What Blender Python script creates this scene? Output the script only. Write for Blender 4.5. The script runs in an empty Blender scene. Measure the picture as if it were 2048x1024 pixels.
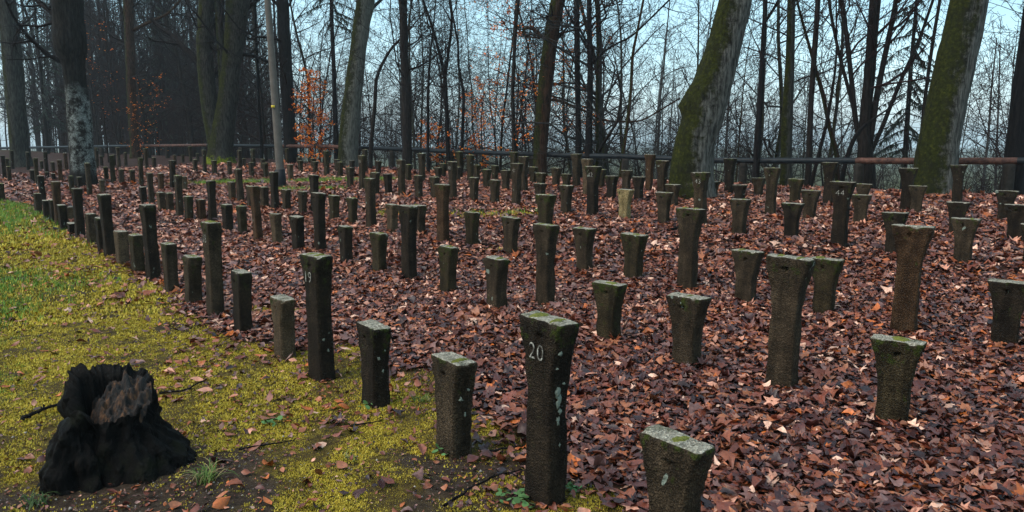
import bpy, math, random
import numpy as np
R = math.radians
C = bpy.context.scene
COL = C.collection
random.seed(7)
rng = np.random.default_rng(11)

# ------------------------------------------------------------------ camera, sky, sun, exposure
CAM_H, FPX = 1.6, 1500.0
PITCH = math.atan(232 / 1500.0)
cam = bpy.data.cameras.new('camera'); cam_o = bpy.data.objects.new('camera', cam); COL.objects.link(cam_o)
cam.sensor_width = 36; cam.lens = 36 * FPX / 2048; cam.clip_start = 0.05; cam.clip_end = 6000
cam_o.location = (0, 0, CAM_H); cam_o.rotation_euler = (math.pi / 2 - PITCH, 0, 0)
C.camera = cam_o
SUN_EL, SUN_AZ = 52, 245          # azimuth measured clockwise from +Y (the view): behind and to the left
w = bpy.data.worlds.new('World'); C.world = w; w.use_nodes = True
nt = w.node_tree; bg = nt.nodes['Background']
sky = nt.nodes.new('ShaderNodeTexSky'); sky.sky_type = 'NISHITA'; sky.sun_disc = False
sky.sun_elevation = R(SUN_EL); sky.sun_rotation = R(SUN_AZ)
sky.air_density = 1.0; sky.dust_density = 1.5; sky.ozone_density = 1.5
hs = nt.nodes.new('ShaderNodeHueSaturation'); hs.inputs['Saturation'].default_value = 1.0; hs.inputs['Hue'].default_value = 0.465
nt.links.new(sky.outputs[0], hs.inputs['Color'])
tc = nt.nodes.new('ShaderNodeTexCoord'); mp = nt.nodes.new('ShaderNodeMapping'); mp.inputs['Scale'].default_value = (1.2, 1.2, 3.0)
nz = nt.nodes.new('ShaderNodeTexNoise'); nz.inputs['Scale'].default_value = 2.2; nz.inputs['Detail'].default_value = 5
rp = nt.nodes.new('ShaderNodeValToRGB'); rp.color_ramp.elements[0].position = .35; rp.color_ramp.elements[1].position = .7
rp.color_ramp.elements[0].color = (.82, .86, .88, 1); rp.color_ramp.elements[1].color = (1.15, 1.15, 1.15, 1)
mx = nt.nodes.new('ShaderNodeMixRGB'); mx.blend_type = 'MULTIPLY'; mx.inputs[0].default_value = 1
nt.links.new(tc.outputs['Generated'], mp.inputs[0]); nt.links.new(mp.outputs[0], nz.inputs['Vector'])
nt.links.new(nz.outputs[0], rp.inputs[0]); nt.links.new(hs.outputs[0], mx.inputs[1]); nt.links.new(rp.outputs[0], mx.inputs[2])
ov = nt.nodes.new('ShaderNodeMixRGB'); ov.inputs[0].default_value = .6; ov.inputs[2].default_value = (1.8, 2.7, 3.15, 1)   # thin even cloud under the blue
nt.links.new(hs.outputs[0], ov.inputs[1]); nt.links.new(ov.outputs[0], mx.inputs[1]); nt.links.new(mx.outputs[0], bg.inputs[0]); bg.inputs[1].default_value = 0.12
sl = bpy.data.lights.new('sun', 'SUN'); sl.energy = 0.9; sl.angle = R(55); sl.color = (1, .87, .74)
so = bpy.data.objects.new('sun', sl); COL.objects.link(so); so.location = (-10, -20, 40)
so.rotation_euler = (R(90 - SUN_EL), 0, R(180 - SUN_AZ) + math.pi * 0)
C.view_settings.view_transform = 'Standard'; C.view_settings.look = 'None'; C.view_settings.exposure = 1.52; C.view_settings.gamma = 1
C.cycles.max_bounces = 5; C.cycles.diffuse_bounces = 3; C.cycles.transparent_max_bounces = 4
C.cycles.use_denoising = True
HAZE = 0.0006

# ------------------------------------------------------------------ numeric helpers
def hsh(ix, iy, iz, seed):
    h = (ix.astype(np.int64) * 374761393 + iy.astype(np.int64) * 668265263 + iz.astype(np.int64) * 2147483647 + seed * 974634777) & 0xFFFFFFFF
    h = ((h ^ (h >> 13)) * 1274126177) & 0xFFFFFFFF
    h = ((h ^ (h >> 16)) * 2246822519) & 0xFFFFFFFF
    return ((h ^ (h >> 15)) & 0xFFFFFF) / float(0xFFFFFF)
def vnoise(x, y, z=None, seed=0):
    x = np.asarray(x, float); y = np.asarray(y, float); z = np.zeros_like(x) if z is None else np.asarray(z, float)
    ix, iy, iz = np.floor(x), np.floor(y), np.floor(z)
    fx, fy, fz = x - ix, y - iy, z - iz
    fx, fy, fz = [f * f * (3 - 2 * f) for f in (fx, fy, fz)]
    o = 0
    for a in (0, 1):
        for b in (0, 1):
            for c in (0, 1):
                o = o + hsh(ix + a, iy + b, iz + c, seed) * (fx if a else 1 - fx) * (fy if b else 1 - fy) * (fz if c else 1 - fz)
    return o * 2 - 1
def fbm(x, y, z=None, seed=0, oct=4):
    o, a = 0, 1.0
    x = np.asarray(x, float); y = np.asarray(y, float)
    for k in range(oct):
        o = o + a * vnoise(x * 2 ** k, y * 2 ** k, None if z is None else np.asarray(z) * 2 ** k, seed + k); a *= .5
    return o / 1.9
def sstep(a, b, x):
    t = np.clip((np.asarray(x, float) - a) / (b - a), 0, 1); return t * t * (3 - 2 * t)

# ------------------------------------------------------------------ terrain function (metres; camera at the origin, 1.6 m up)
FL = np.array((1.2, 24.0)); FD = np.array((-.74, .672)); FD /= np.hypot(*FD); FN = np.array((-FD[1], FD[0])); FN = FN if FN @ (-FL) > 0 else -FN
def fence_st(x, y):
    dx, dy = np.asarray(x, float) - FL[0], np.asarray(y, float) - FL[1]
    return dx * FN[0] + dy * FN[1], dx * FD[0] + dy * FD[1]     # s: metres to the camera's side of the fence; t: along it to the left
S_K = [-3000, -900, -400, -160, -70, -34, -14, -4, -1.5, 0, 4, 6, 8, 9.2, 11, 12.3, 14.5, 60, 4000]
G_R = [-60, -60, -58, -42, -22, -12, -5.2, -.55, .28, .42, .42, .37, .32, .27, .12, .05, 0, 0, 0]
G_L = [-14, -14, -12, -8, -4.5, -2.0, -.2, .55, .6, .6, .5, .4, .32, .27, .12, .05, 0, 0, 0]
def ground(x, y):
    s, t = fence_st(x, y)
    k = sstep(4, 26, t)
    g = np.interp(s, S_K, G_R) * (1 - k) + np.interp(s, S_K, G_L) * k
    d = np.hypot(x, y)
    return g + .018 * vnoise(np.asarray(x) * .9, np.asarray(y) * .9, seed=3) + .15 * sstep(40, 90, d) * vnoise(np.asarray(x) * .1, np.asarray(y) * .1, seed=5)
cp, sp = math.cos(PITCH), math.sin(PITCH)
def ray(px, py):
    a, b = (px - 1024) / FPX, -(py - 512) / FPX
    return np.array((a, cp + b * sp, -sp + b * cp))            # per metre of optical depth
def hit(px, py):                                               # where the ray of a measured point meets the ground
    r = ray(px, py); t = np.arange(1.0, 70, .02)
    z = CAM_H + r[2] * t; g = ground(r[0] * t, r[1] * t)
    i = np.argmax(z <= g) if np.any(z <= g) else -1
    return np.array((r[0] * t[i], r[1] * t[i], g[i]))
def at_dist(px, py, Y):                                        # point on the ray at forward distance Y
    r = ray(px, py); k = Y / r[1]
    return np.array((r[0] * k, Y, CAM_H + r[2] * k))
def project(p):
    x, y, z = p[0], p[1], p[2] - CAM_H
    dep = y * cp - z * sp; up = y * sp + z * cp
    return 1024 + FPX * x / dep, 512 - FPX * up / dep

# ------------------------------------------------------------------ object helpers
def mesh_from(name, verts, faces, col=None, smooth=False, mats=None):
    me = bpy.data.meshes.new(name)
    verts = np.asarray(verts, np.float32); me.vertices.add(len(verts)); me.vertices.foreach_set('co', verts.ravel())
    if isinstance(faces, np.ndarray):
        faces = [faces]
    faces = [f for f in faces if len(f)]
    lens = np.concatenate([np.full(len(f), f.shape[1]) for f in faces]); idx = np.concatenate([f.ravel() for f in faces])
    me.loops.add(len(idx)); me.loops.foreach_set('vertex_index', idx.astype(np.int32))
    me.polygons.add(len(lens)); st = np.concatenate(([0], np.cumsum(lens)[:-1]))
    me.polygons.foreach_set('loop_start', st.astype(np.int32))
    if smooth: me.polygons.foreach_set('use_smooth', np.ones(len(lens), bool))
    if col is not None:
        at = me.attributes.new('Col', 'FLOAT_COLOR', 'POINT')
        c4 = np.ones((len(verts), 4), np.float32); c4[:, :3] = col; at.data.foreach_set('color', c4.ravel())
    me.update(calc_edges=True); me.validate()
    for m in (mats or []): me.materials.append(m)
    return me
def link(name, me, parent=None, loc=None):
    o = bpy.data.objects.new(name, me); COL.objects.link(o)
    if parent: o.parent = parent
    if loc is not None: o.location = loc
    return o
def tag(o, label, cat, group=None, kind=None):
    if label: o['label'] = label
    if cat: o['category'] = cat
    if group: o['group'] = group
    if kind: o['kind'] = kind
    return o
def quads_grid(nr, ns, closed=True, off=0):                     # nr rings of ns points
    i = np.arange(nr - 1)[:, None] * ns; j = np.arange(ns if closed else ns - 1)[None]
    j2 = (j + 1) % ns
    return (np.stack([i + j, i + j2, i + ns + j2, i + ns + j], -1).reshape(-1, 4) + off)
def tubes(polys, sides):
    """polys: list of (points N x 3, radii N); returns verts, faces"""
    V, F, off = [], [], 0
    by = {}
    for p, r in polys: by.setdefault(len(p), []).append((p, r))
    for n, lst in by.items():
        P = np.array([a for a, _ in lst], float); Rr = np.array([b for _, b in lst], float)
        T = np.gradient(P, axis=1); T /= np.linalg.norm(T, axis=2, keepdims=True) + 1e-9
        ref = np.where(np.abs(T[:, :1, 2:3]) > .8, np.array((1., 0, 0)), np.array((0, 0, 1.)))
        U = np.cross(T, np.broadcast_to(ref, T.shape)); U /= np.linalg.norm(U, axis=2, keepdims=True) + 1e-9
        W = np.cross(T, U)
        a = np.arange(sides) * 2 * math.pi / sides
        v = P[:, :, None] + Rr[:, :, None, None] * (U[:, :, None] * np.cos(a)[None, None, :, None] + W[:, :, None] * np.sin(a)[None, None, :, None])
        m = len(lst); V.append(v.reshape(-1, 3))
        q = quads_grid(n, sides)
        F.append((q[None] + (np.arange(m) * n * sides)[:, None, None] + off).reshape(-1, 4)); off += m * n * sides
    return np.concatenate(V), np.concatenate(F)

# ------------------------------------------------------------------ materials
def new_mat(name):
    m = bpy.data.materials.new(name); m.use_nodes = True
    return m, m.node_tree, m.node_tree.nodes['Principled BSDF']
class N:                                                        # tiny node helper
    def __init__(s, nt): s.nt = nt
    def n(s, t, **k):
        o = s.nt.nodes.new(t)
        for a, b in k.items(): setattr(o, a, b)
        return o
    def l(s, a, b): s.nt.links.new(a, b)
    def coord(s, kind='Object', scale=(1, 1, 1), rand=True):
        t = s.n('ShaderNodeTexCoord'); m = s.n('ShaderNodeMapping'); m.inputs['Scale'].default_value = scale
        s.l(t.outputs[kind], m.inputs[0])
        if rand:
            oi = s.n('ShaderNodeObjectInfo'); mu = s.n('ShaderNodeMath', operation='MULTIPLY'); mu.inputs[1].default_value = 57.0
            s.l(oi.outputs['Random'], mu.inputs[0]); s.l(mu.outputs[0], m.inputs['Location'])
        return m.outputs[0]
    def noise(s, v, scale, detail=4, rough=.55):
        o = s.n('ShaderNodeTexNoise'); o.inputs['Scale'].default_value = scale; o.inputs['Detail'].default_value = detail; o.inputs['Roughness'].default_value = rough
        if v is not None: s.l(v, o.inputs['Vector'])
        return o.outputs[0]
    def ramp(s, v, stops):
        o = s.n('ShaderNodeValToRGB'); e = o.color_ramp.elements
        while len(e) < len(stops): e.new(.5)
        for q, (p, c) in zip(e, stops):
            q.position = p; q.color = (*c, 1) if isinstance(c, tuple) else (c, c, c, 1)
        s.l(v, o.inputs[0]); return o.outputs[0]
    def mix(s, f, a, b, mode='MIX'):
        o = s.n('ShaderNodeMixRGB', blend_type=mode)
        for i, v in zip((0, 1, 2), (f, a, b)):
            if isinstance(v, (int, float)): o.inputs[i].default_value = v
            elif isinstance(v, tuple): o.inputs[i].default_value = (*v, 1)
            else: s.l(v, o.inputs[i])
        return o.outputs[0]
    def math(s, op, a, b=0.0):
        o = s.n('ShaderNodeMath', operation=op)
        for i, v in zip((0, 1), (a, b)):
            if isinstance(v, (int, float)): o.inputs[i].default_value = v
            else: s.l(v, o.inputs[i])
        return o.outputs[0]
    def bump(s, h, p, strength=.5, dist=.01):
        o = s.n('ShaderNodeBump'); o.inputs['Strength'].default_value = strength; o.inputs['Distance'].default_value = dist
        s.l(h, o.inputs['Height']); s.l(o.outputs[0], p.inputs['Normal'])

def concrete(name, c0, c1, moss=.5, lichen=.5):
    c0, c1 = [(q[0] * 1.08, q[1] * .92, q[2] * .76) for q in (c0, c1)]
    m, t, p = new_mat(name); k = N(t); v = k.coord('Object')
    base = k.ramp(k.noise(v, 9, 6, .6), [(.3, c0), (.72, c1)])
    # rain streaks and damp, a slow vertical pattern
    vs = k.coord('Object', (14, 14, 1.6)); base = k.mix(k.math('MULTIPLY', k.ramp(k.noise(vs, 1, 3), [(.42, 0.), (.62, 1.)]), .55), base, tuple(c * .38 for c in c0))
    # exposed aggregate
    vo = k.n('ShaderNodeTexVoronoi'); vo.inputs['Scale'].default_value = 130; k.l(v, vo.inputs['Vector'])
    agg = k.ramp(vo.outputs['Color'], [(.2, .45), (.7, 1.3), (.9, 2.2)])
    base = k.mix(.75, base, agg, 'MULTIPLY')
    # moss: on tops and in a band below the top
    g = k.n('ShaderNodeNewGeometry'); sx = k.n('ShaderNodeSeparateXYZ'); k.l(g.outputs['Normal'], sx.inputs[0])
    tcn = k.n('ShaderNodeTexCoord'); sg = k.n('ShaderNodeSeparateXYZ'); k.l(tcn.outputs['Generated'], sg.inputs[0])
    hi = k.math('POWER', sg.outputs['Z'], 4.0)
    mm = k.math('ADD', k.noise(v, 16, 5, .65), k.math('MULTIPLY', hi, .16 * (moss > 0)))
    mossm = k.ramp(mm, [(.70 - .1 * moss, 0.), (.78 - .1 * moss, 1.)])
    mcol = k.ramp(k.noise(v, 60, 3), [(.3, (.009, .012, .003)), (.7, (.045, .055, .009))])
    base = k.mix(mossm, base, mcol)
    # pale lichen discs
    v2 = k.n('ShaderNodeTexVoronoi'); v2.inputs['Scale'].default_value = 15
    wv = k.mix(.12, v, k.n('ShaderNodeTexNoise').outputs['Color'], 'ADD'); k.l(wv, v2.inputs['Vector'])
    vc = k.n('ShaderNodeSeparateXYZ'); k.l(v2.outputs['Color'], vc.inputs[0])
    li = k.math('MULTIPLY', k.math('LESS_THAN', v2.outputs['Distance'], k.math('MULTIPLY', vc.outputs['Y'], .34)), k.math('GREATER_THAN', vc.outputs['X'], 1 - .16 * lichen))
    base = k.mix(k.math('MULTIPLY', li, k.ramp(k.noise(v, 80, 3), [(.3, .35), (.6, 1.)])), base, (.22, .255, .205))
    # tops weathered to bare pale grit
    top = k.ramp(k.math('ADD', sx.outputs['Z'], k.math('MULTIPLY', k.noise(v, 30, 3), .25)), [(.86, 0.), (1.0, 1.)])
    topc = k.mix(k.ramp(k.noise(v, 11, 3), [(.52, 0.), (.72, .8)]), k.mix(.8, (.28, .25, .195), agg, 'MULTIPLY'), mcol)
    base = k.mix(top, base, topc)
    k.l(base, p.inputs['Base Color']); p.inputs['Roughness'].default_value = .85; p.inputs['Specular IOR Level'].default_value = .12
    k.bump(k.math('ADD', k.noise(v, 90, 4), k.math('MULTIPLY', vo.outputs['Distance'], .8)), p, .9, .009)
    return m
M_CON = {'d': concrete('concrete_dark', (.009, .007, .0055), (.032, .026, .019), .35, .5),
         'm': concrete('concrete_mid', (.018, .0145, .010), (.062, .050, .036), .35, .35),
         'p': concrete('concrete_pale', (.045, .035, .024), (.105, .085, .06), .2, .2),
         'b': concrete('concrete_brown', (.028, .017, .010), (.078, .05, .03), .2, .2),
         'l': concrete('concrete_lichened', (.12, .10, .05), (.32, .28, .16), .2, 2.0),
         'g': concrete('concrete_mossy', (.015, .0125, .0075), (.052, .044, .026), .75, .3)}

def attr_mat(name, rough=.6, spec=.5, transl=0, noise_scale=None):
    m, t, p = new_mat(name); k = N(t)
    a = k.n('ShaderNodeAttribute', attribute_name='Col')
    c = a.outputs['Color']
    if noise_scale:
        v = k.coord('Object', rand=False); c = k.mix(.7, c, k.ramp(k.noise(v, noise_scale, 4), [(.25, .45), (.75, 1.5)]), 'MULTIPLY')
    k.l(c, p.inputs['Base Color']); p.inputs['Roughness'].default_value = rough; p.inputs['Specular IOR Level'].default_value = spec
    return m
M_LEAF = attr_mat('fallen_leaf', .40, .42, noise_scale=70)
M_MOSS = attr_mat('moss_tuft', .7, .25)
M_BEECH = attr_mat('beech_leaf', .6, .1)
M_NEEDLE = attr_mat('spruce_needle', .6, .3)

def bark(name, c0, c1, moss=0.0, moss_dir=(-1, -.25, 0), pale=None, lichen=0.0, scale=1.0, bumpd=.03, zband=None, foot=False, rim=(.50, .80)):
    m, t, p = new_mat(name); k = N(t); v = k.coord('Object', (1, 1, .16))
    f = k.noise(v, 22 * scale, 7, .68)
    base = k.ramp(f, [(.38, c0), (.62, c1)])
    vr = k.coord('Object')
    if lichen:
        lm = k.ramp(k.math('ADD', k.noise(vr, 5.5, 7, .7), 0.0), [(.54 - .12 * lichen, 0.), (.70 - .12 * lichen, 1.)])
        if zband:
            to = k.n('ShaderNodeTexCoord'); sz = k.n('ShaderNodeSeparateXYZ'); k.l(to.outputs['Object'], sz.inputs[0])
            zz = k.math('ADD', sz.outputs['Z'], k.math('MULTIPLY', k.noise(vr, 2, 4), .9)); up = k.ramp(k.math('DIVIDE', zz, 5.0), [((zband[0] + .4) / 5, 0.), ((zband[0] + .8) / 5, 1.), ((zband[1] + .2) / 5, 1.), ((zband[1] + .6) / 5, 0.)])
            g0 = k.n('ShaderNodeNewGeometry'); d0 = k.n('ShaderNodeVectorMath', operation='DOT_PRODUCT'); d0.inputs[1].default_value = (.8, -.3, 0); k.l(g0.outputs['Normal'], d0.inputs[0])
            lm = k.math('MULTIPLY', lm, k.math('MULTIPLY', up, k.ramp(k.math('ADD', d0.outputs['Value'], k.noise(vr, 3, 4)), [(.15, 0.), (.4, 1.)])))
        base = k.mix(lm, base, k.ramp(k.noise(vr, 40, 3), [(.35, (.05, .052, .046)), (.7, (.30, .315, .29))]))
    if moss:
        g = k.n('ShaderNodeNewGeometry'); d = k.n('ShaderNodeVectorMath', operation='DOT_PRODUCT'); d.inputs[1].default_value = moss_dir
        k.l(g.outputs['Normal'], d.inputs[0])
        mk = k.ramp(k.math('ADD', d.outputs['Value'], k.math('MULTIPLY', k.math('SUBTRACT', k.noise(vr, 6, 7, .75), .5), 2.6)), [(.40 - .5 * moss, 0.), (.86 - .5 * moss, 1.)])
        mc = k.mix(k.ramp(k.math('ADD', k.math('MULTIPLY', d.outputs['Value'], .28), k.noise(vr, 3.2, 6, .7)), [(rim[0], 0.), (rim[1], 1.)]), k.ramp(f, [(.35, (.004, .004, .003)), (.7, (.020, .018, .010))]), k.ramp(k.noise(vr, 14, 6, .7), [(.34, (.008, .009, .002)), (.56, (.026, .029, .004)), (.78, (.085, .085, .008))]))
        base = k.mix(mk, base, mc)
    if foot:
        to = k.n('ShaderNodeTexCoord'); sz = k.n('ShaderNodeSeparateXYZ'); k.l(to.outputs['Object'], sz.inputs[0])
        base = k.mix(k.ramp(k.math('ADD', sz.outputs['Z'], k.math('MULTIPLY', k.noise(vr, 5, 5, .7), 1.3)), [(.85, 1.), (1.15, 0.)]), base, k.ramp(k.noise(vr, 12, 5, .7), [(.3, (.02, .03, .002)), (.7, (.17, .19, .01))]))
    k.l(base, p.inputs['Base Color']); p.inputs['Roughness'].default_value = .9; p.inputs['Specular IOR Level'].default_value = .1
    k.bump(f, p, 1.0, bumpd * 1.3)
    return m
B_BLACK = bark('bark_black', (.004, .0035, .004), (.015, .0125, .012))
B_DARK = bark('bark_dark', (.007, .0055, .005), (.026, .020, .017))
B_BROWN = bark('bark_brown', (.012, .006, .004), (.065, .032, .019), moss=.15)
B_GREY = bark('bark_grey', (.016, .015, .013), (.058, .055, .046), moss=.15)
B_MOSSY = bark('bark_mossy', (.022, .02, .017), (.14, .132, .112), moss=.60)
B_PALE = bark('bark_pale', (.055, .053, .043), (.15, .143, .118), moss=.56)
B_LICHEN = bark('bark_lichened', (.006, .005, .0045), (.022, .019, .016), lichen=1.1, zband=(.35, 3.0))
B_TWIN = bark('bark_twin', (.010, .009, .007), (.055, .048, .038), moss=.6, foot=True, rim=(.5, .78))
B_TWIG = bark('bark_twig', (.006, .0045, .005), (.02, .015, .0145), bumpd=.004)
B_TWIG_RED = bark('bark_twig_red', (.012, .006, .006), (.034, .018, .017), bumpd=.004)
B_TWIG_GREY = bark('bark_twig_grey', (.018, .016, .015), (.05, .045, .04), bumpd=.004)

def plain(name, c, rough=.5, metal=0.0, var=.3, scale=12, c2=None):
    m, t, p = new_mat(name); k = N(t); v = k.coord('Object')
    b = k.ramp(k.noise(v, scale, 6, .65), [(.35, tuple(q * (1 - var) for q in c)), (.68, c2 or tuple(q * (1 + var) for q in c))])
    k.l(b, p.inputs['Base Color']); p.inputs['Roughness'].default_value = rough; p.inputs['Metallic'].default_value = metal
    p.inputs['Specular IOR Level'].default_value = .2; k.bump(k.noise(v, scale * 6, 4), p, .3, .004)
    return m
M_RAIL = plain('rail_dark_paint', (.008, .012, .015), .5, 0, .5, 9)
M_RUST = plain('rail_rust', (.06, .022, .014), .6, 0, .6, 9, (.14, .062, .042))
M_FPOST = plain('fence_concrete', (.022, .018, .014), .85, 0, .5, 8)
M_POLE = plain('pole_grey', (.115, .095, .078), .6, 0, .18, 5)
M_BLACK = plain('black_rubber', (.008, .008, .01), .5)
M_YEL = plain('yellow_tag', (.7, .5, .05), .5, 0, .1)
m, t, p = new_mat('worn_white_paint'); k = N(t); v = k.coord('Object')
k.l(k.mix(k.ramp(k.noise(v, 48, 5, .75), [(.44, 0.), (.58, 1.)]), (.05, .044, .035), (.40, .38, .32)), p.inputs['Base Color']); p.inputs['Roughness'].default_value = .7
M_PAINT = m
# soil, leaf mould and moss ground
m, t, p = new_mat('woodland_floor'); k = N(t)
a = k.n('ShaderNodeAttribute', attribute_name='Col'); sep = k.n('ShaderNodeSeparateColor'); k.l(a.outputs['Color'], sep.inputs[0])
v = k.coord('Object', rand=False)
litter = k.ramp(k.noise(v, 14, 6, .7), [(.3, (.012, .006, .005)), (.55, (.04, .018, .013)), (.8, (.11, .055, .035))])
soil = k.ramp(k.noise(v, 30, 6, .75), [(.3, (.016, .010, .007)), (.55, (.05, .033, .022)), (.74, (.10, .07, .048))])
mossc = k.ramp(k.noise(v, 26, 6, .7), [(.3, (.026, .016, .007)), (.52, (.07, .045, .012)), (.76, (.20, .15, .02))])
grassc = k.ramp(k.noise(v, 30, 6, .7), [(.3, (.015, .02, .005)), (.7, (.06, .085, .016))])
c = k.mix(sep.outputs['Red'], litter, k.mix(sep.outputs['Green'], k.mix(sep.outputs['Blue'], mossc, grassc), soil))
k.l(c, p.inputs['Base Color']); p.inputs['Roughness'].default_value = .9; p.inputs['Specular IOR Level'].default_value = .12
k.bump(k.noise(v, 40, 6, .7), p, .8, .03)
M_GROUND = m

# ------------------------------------------------------------------ moss / litter mask
EDGE_PX = [(0, 398), (75, 420), (130, 455), (230, 520), (330, 590), (450, 665), (560, 705), (640, 712), (700, 690), (790, 735), (880, 738), (960, 830), (1010, 900), (1060, 950), (1150, 965), (1260, 985), (1300, 1020)]
EDGE = np.array([hit(*q)[:2] for q in EDGE_PX]); EDGE = np.vstack([[EDGE[0] + (EDGE[0] - EDGE[2]) * 6], EDGE, [(.9, 1.6)], [(1.2, -8)]])
EPOLY = np.vstack([EDGE, [(-6, -12)], [(-60, -12)], [(-60, 40)]])
def edge_sd(x, y):                                             # signed distance, positive on the mossy (left) side
    x = np.asarray(x, float); y = np.asarray(y, float)
    best = np.full(x.shape, 1e9); ins = np.zeros(x.shape, bool)
    for a, b in zip(EDGE[:-1], EDGE[1:]):
        d = b - a; L2 = d @ d; tt = np.clip(((x - a[0]) * d[0] + (y - a[1]) * d[1]) / L2, 0, 1)
        best = np.minimum(best, np.hypot(x - a[0] - tt * d[0], y - a[1] - tt * d[1]))
    for a, b in zip(EPOLY, np.roll(EPOLY, -1, 0)):
        if abs(b[1] - a[1]) < 1e-9: continue
        c_ = (a[1] > y) != (b[1] > y); ins ^= c_ & (x < (b[0] - a[0]) * (y - a[1]) / (b[1] - a[1]) + a[0])
    return np.where(ins, best, -best)
PATCH = [(480, 366, 2.6, .9), (400, 352, 1.8, .5), (680, 362, 2.4, .9), (590, 380, 1.5, .5), (790, 428, .7, .35), (1000, 430, .8, .3), (930, 430, .5, .25), (540, 620, .45, .25), (1010, 500, .35, .2)]
PATCH = [(hit(a, b), c, d) for a, b, c, d in PATCH]
STUMP = hit(236, 935)
def masks(x, y):
    n = fbm(np.asarray(x) * 1.3, np.asarray(y) * 1.3, seed=21)
    M = sstep(-.14, .16, edge_sd(x, y) + .22 * n)
    for (c, a, b) in PATCH:
        q = np.hypot((x - c[0]) / a, (y - c[1]) / b); M = np.maximum(M, .80 * sstep(1.25, .4, q + .5 * n))
    x = np.asarray(x, float); y = np.asarray(y, float)
    near = sstep(4.2, 2.9, np.hypot(x, y) - .35 * sstep(-.6, -2, x))
    soil = sstep(.05, .45, .75 * fbm(x * 1.4 + 7, y * 1.4, seed=31) + .75 * fbm(x * 6, y * 6, seed=34) - .22
                 + .5 * near + .5 * sstep(.75, .35, np.hypot(x - STUMP[0] - .15, y - STUMP[1] + .25)))
    green = sstep(-4.0, -5.6, x + .3 * (y - 7) + .9 * n) * sstep(9.5, 8, y) * .95
    green = np.maximum(green, sstep(11, 16, y) * .5)
    return M, soil, green

# ------------------------------------------------------------------ the ground: one sheet out to the horizon
rad = np.concatenate([np.linspace(.2, 2, 14)[:-1], 2 * (60 / 2.0) ** np.linspace(0, 1, 210)[:-1], 60 * (1700 / 60.0) ** np.linspace(0, 1, 50)])
ang = np.concatenate([np.linspace(-60, 60, 300)[:-1], np.linspace(60, 300, 80)[:-1]]); ang = np.radians(ang)
AA, RR = np.meshgrid(ang, rad); gx, gy = RR * np.sin(AA), RR * np.cos(AA)
gz = ground(gx, gy) + .012 * fbm(gx * 5, gy * 5, seed=9) * sstep(40, 20, RR)
Mk, So, Gr = masks(gx.ravel(), gy.ravel())
gv = np.stack([gx.ravel(), gy.ravel(), gz.ravel()], 1)
gv = np.vstack([gv, [[0, 0, float(ground(0., 0.))]]]); ns = len(ang); ci = len(gv) - 1
fan = np.stack([np.full(ns, ci), (np.arange(ns) + 1) % ns, np.arange(ns)], 1)
gq = quads_grid(len(rad), ns)[:, ::-1]
fa = sstep(60, 140, RR.ravel()); Mk = np.maximum(Mk, fa); Gr = np.maximum(Gr, fa * .6); So = So * (1 - fa)
gcol = np.vstack([np.stack([Mk, So, Gr], 1), [[1, .5, 0]]])
go = link('ground', mesh_from('ground', gv, [gq, fan[:, ::-1]], gcol, True, [M_GROUND])); go['kind'] = 'structure'

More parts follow.
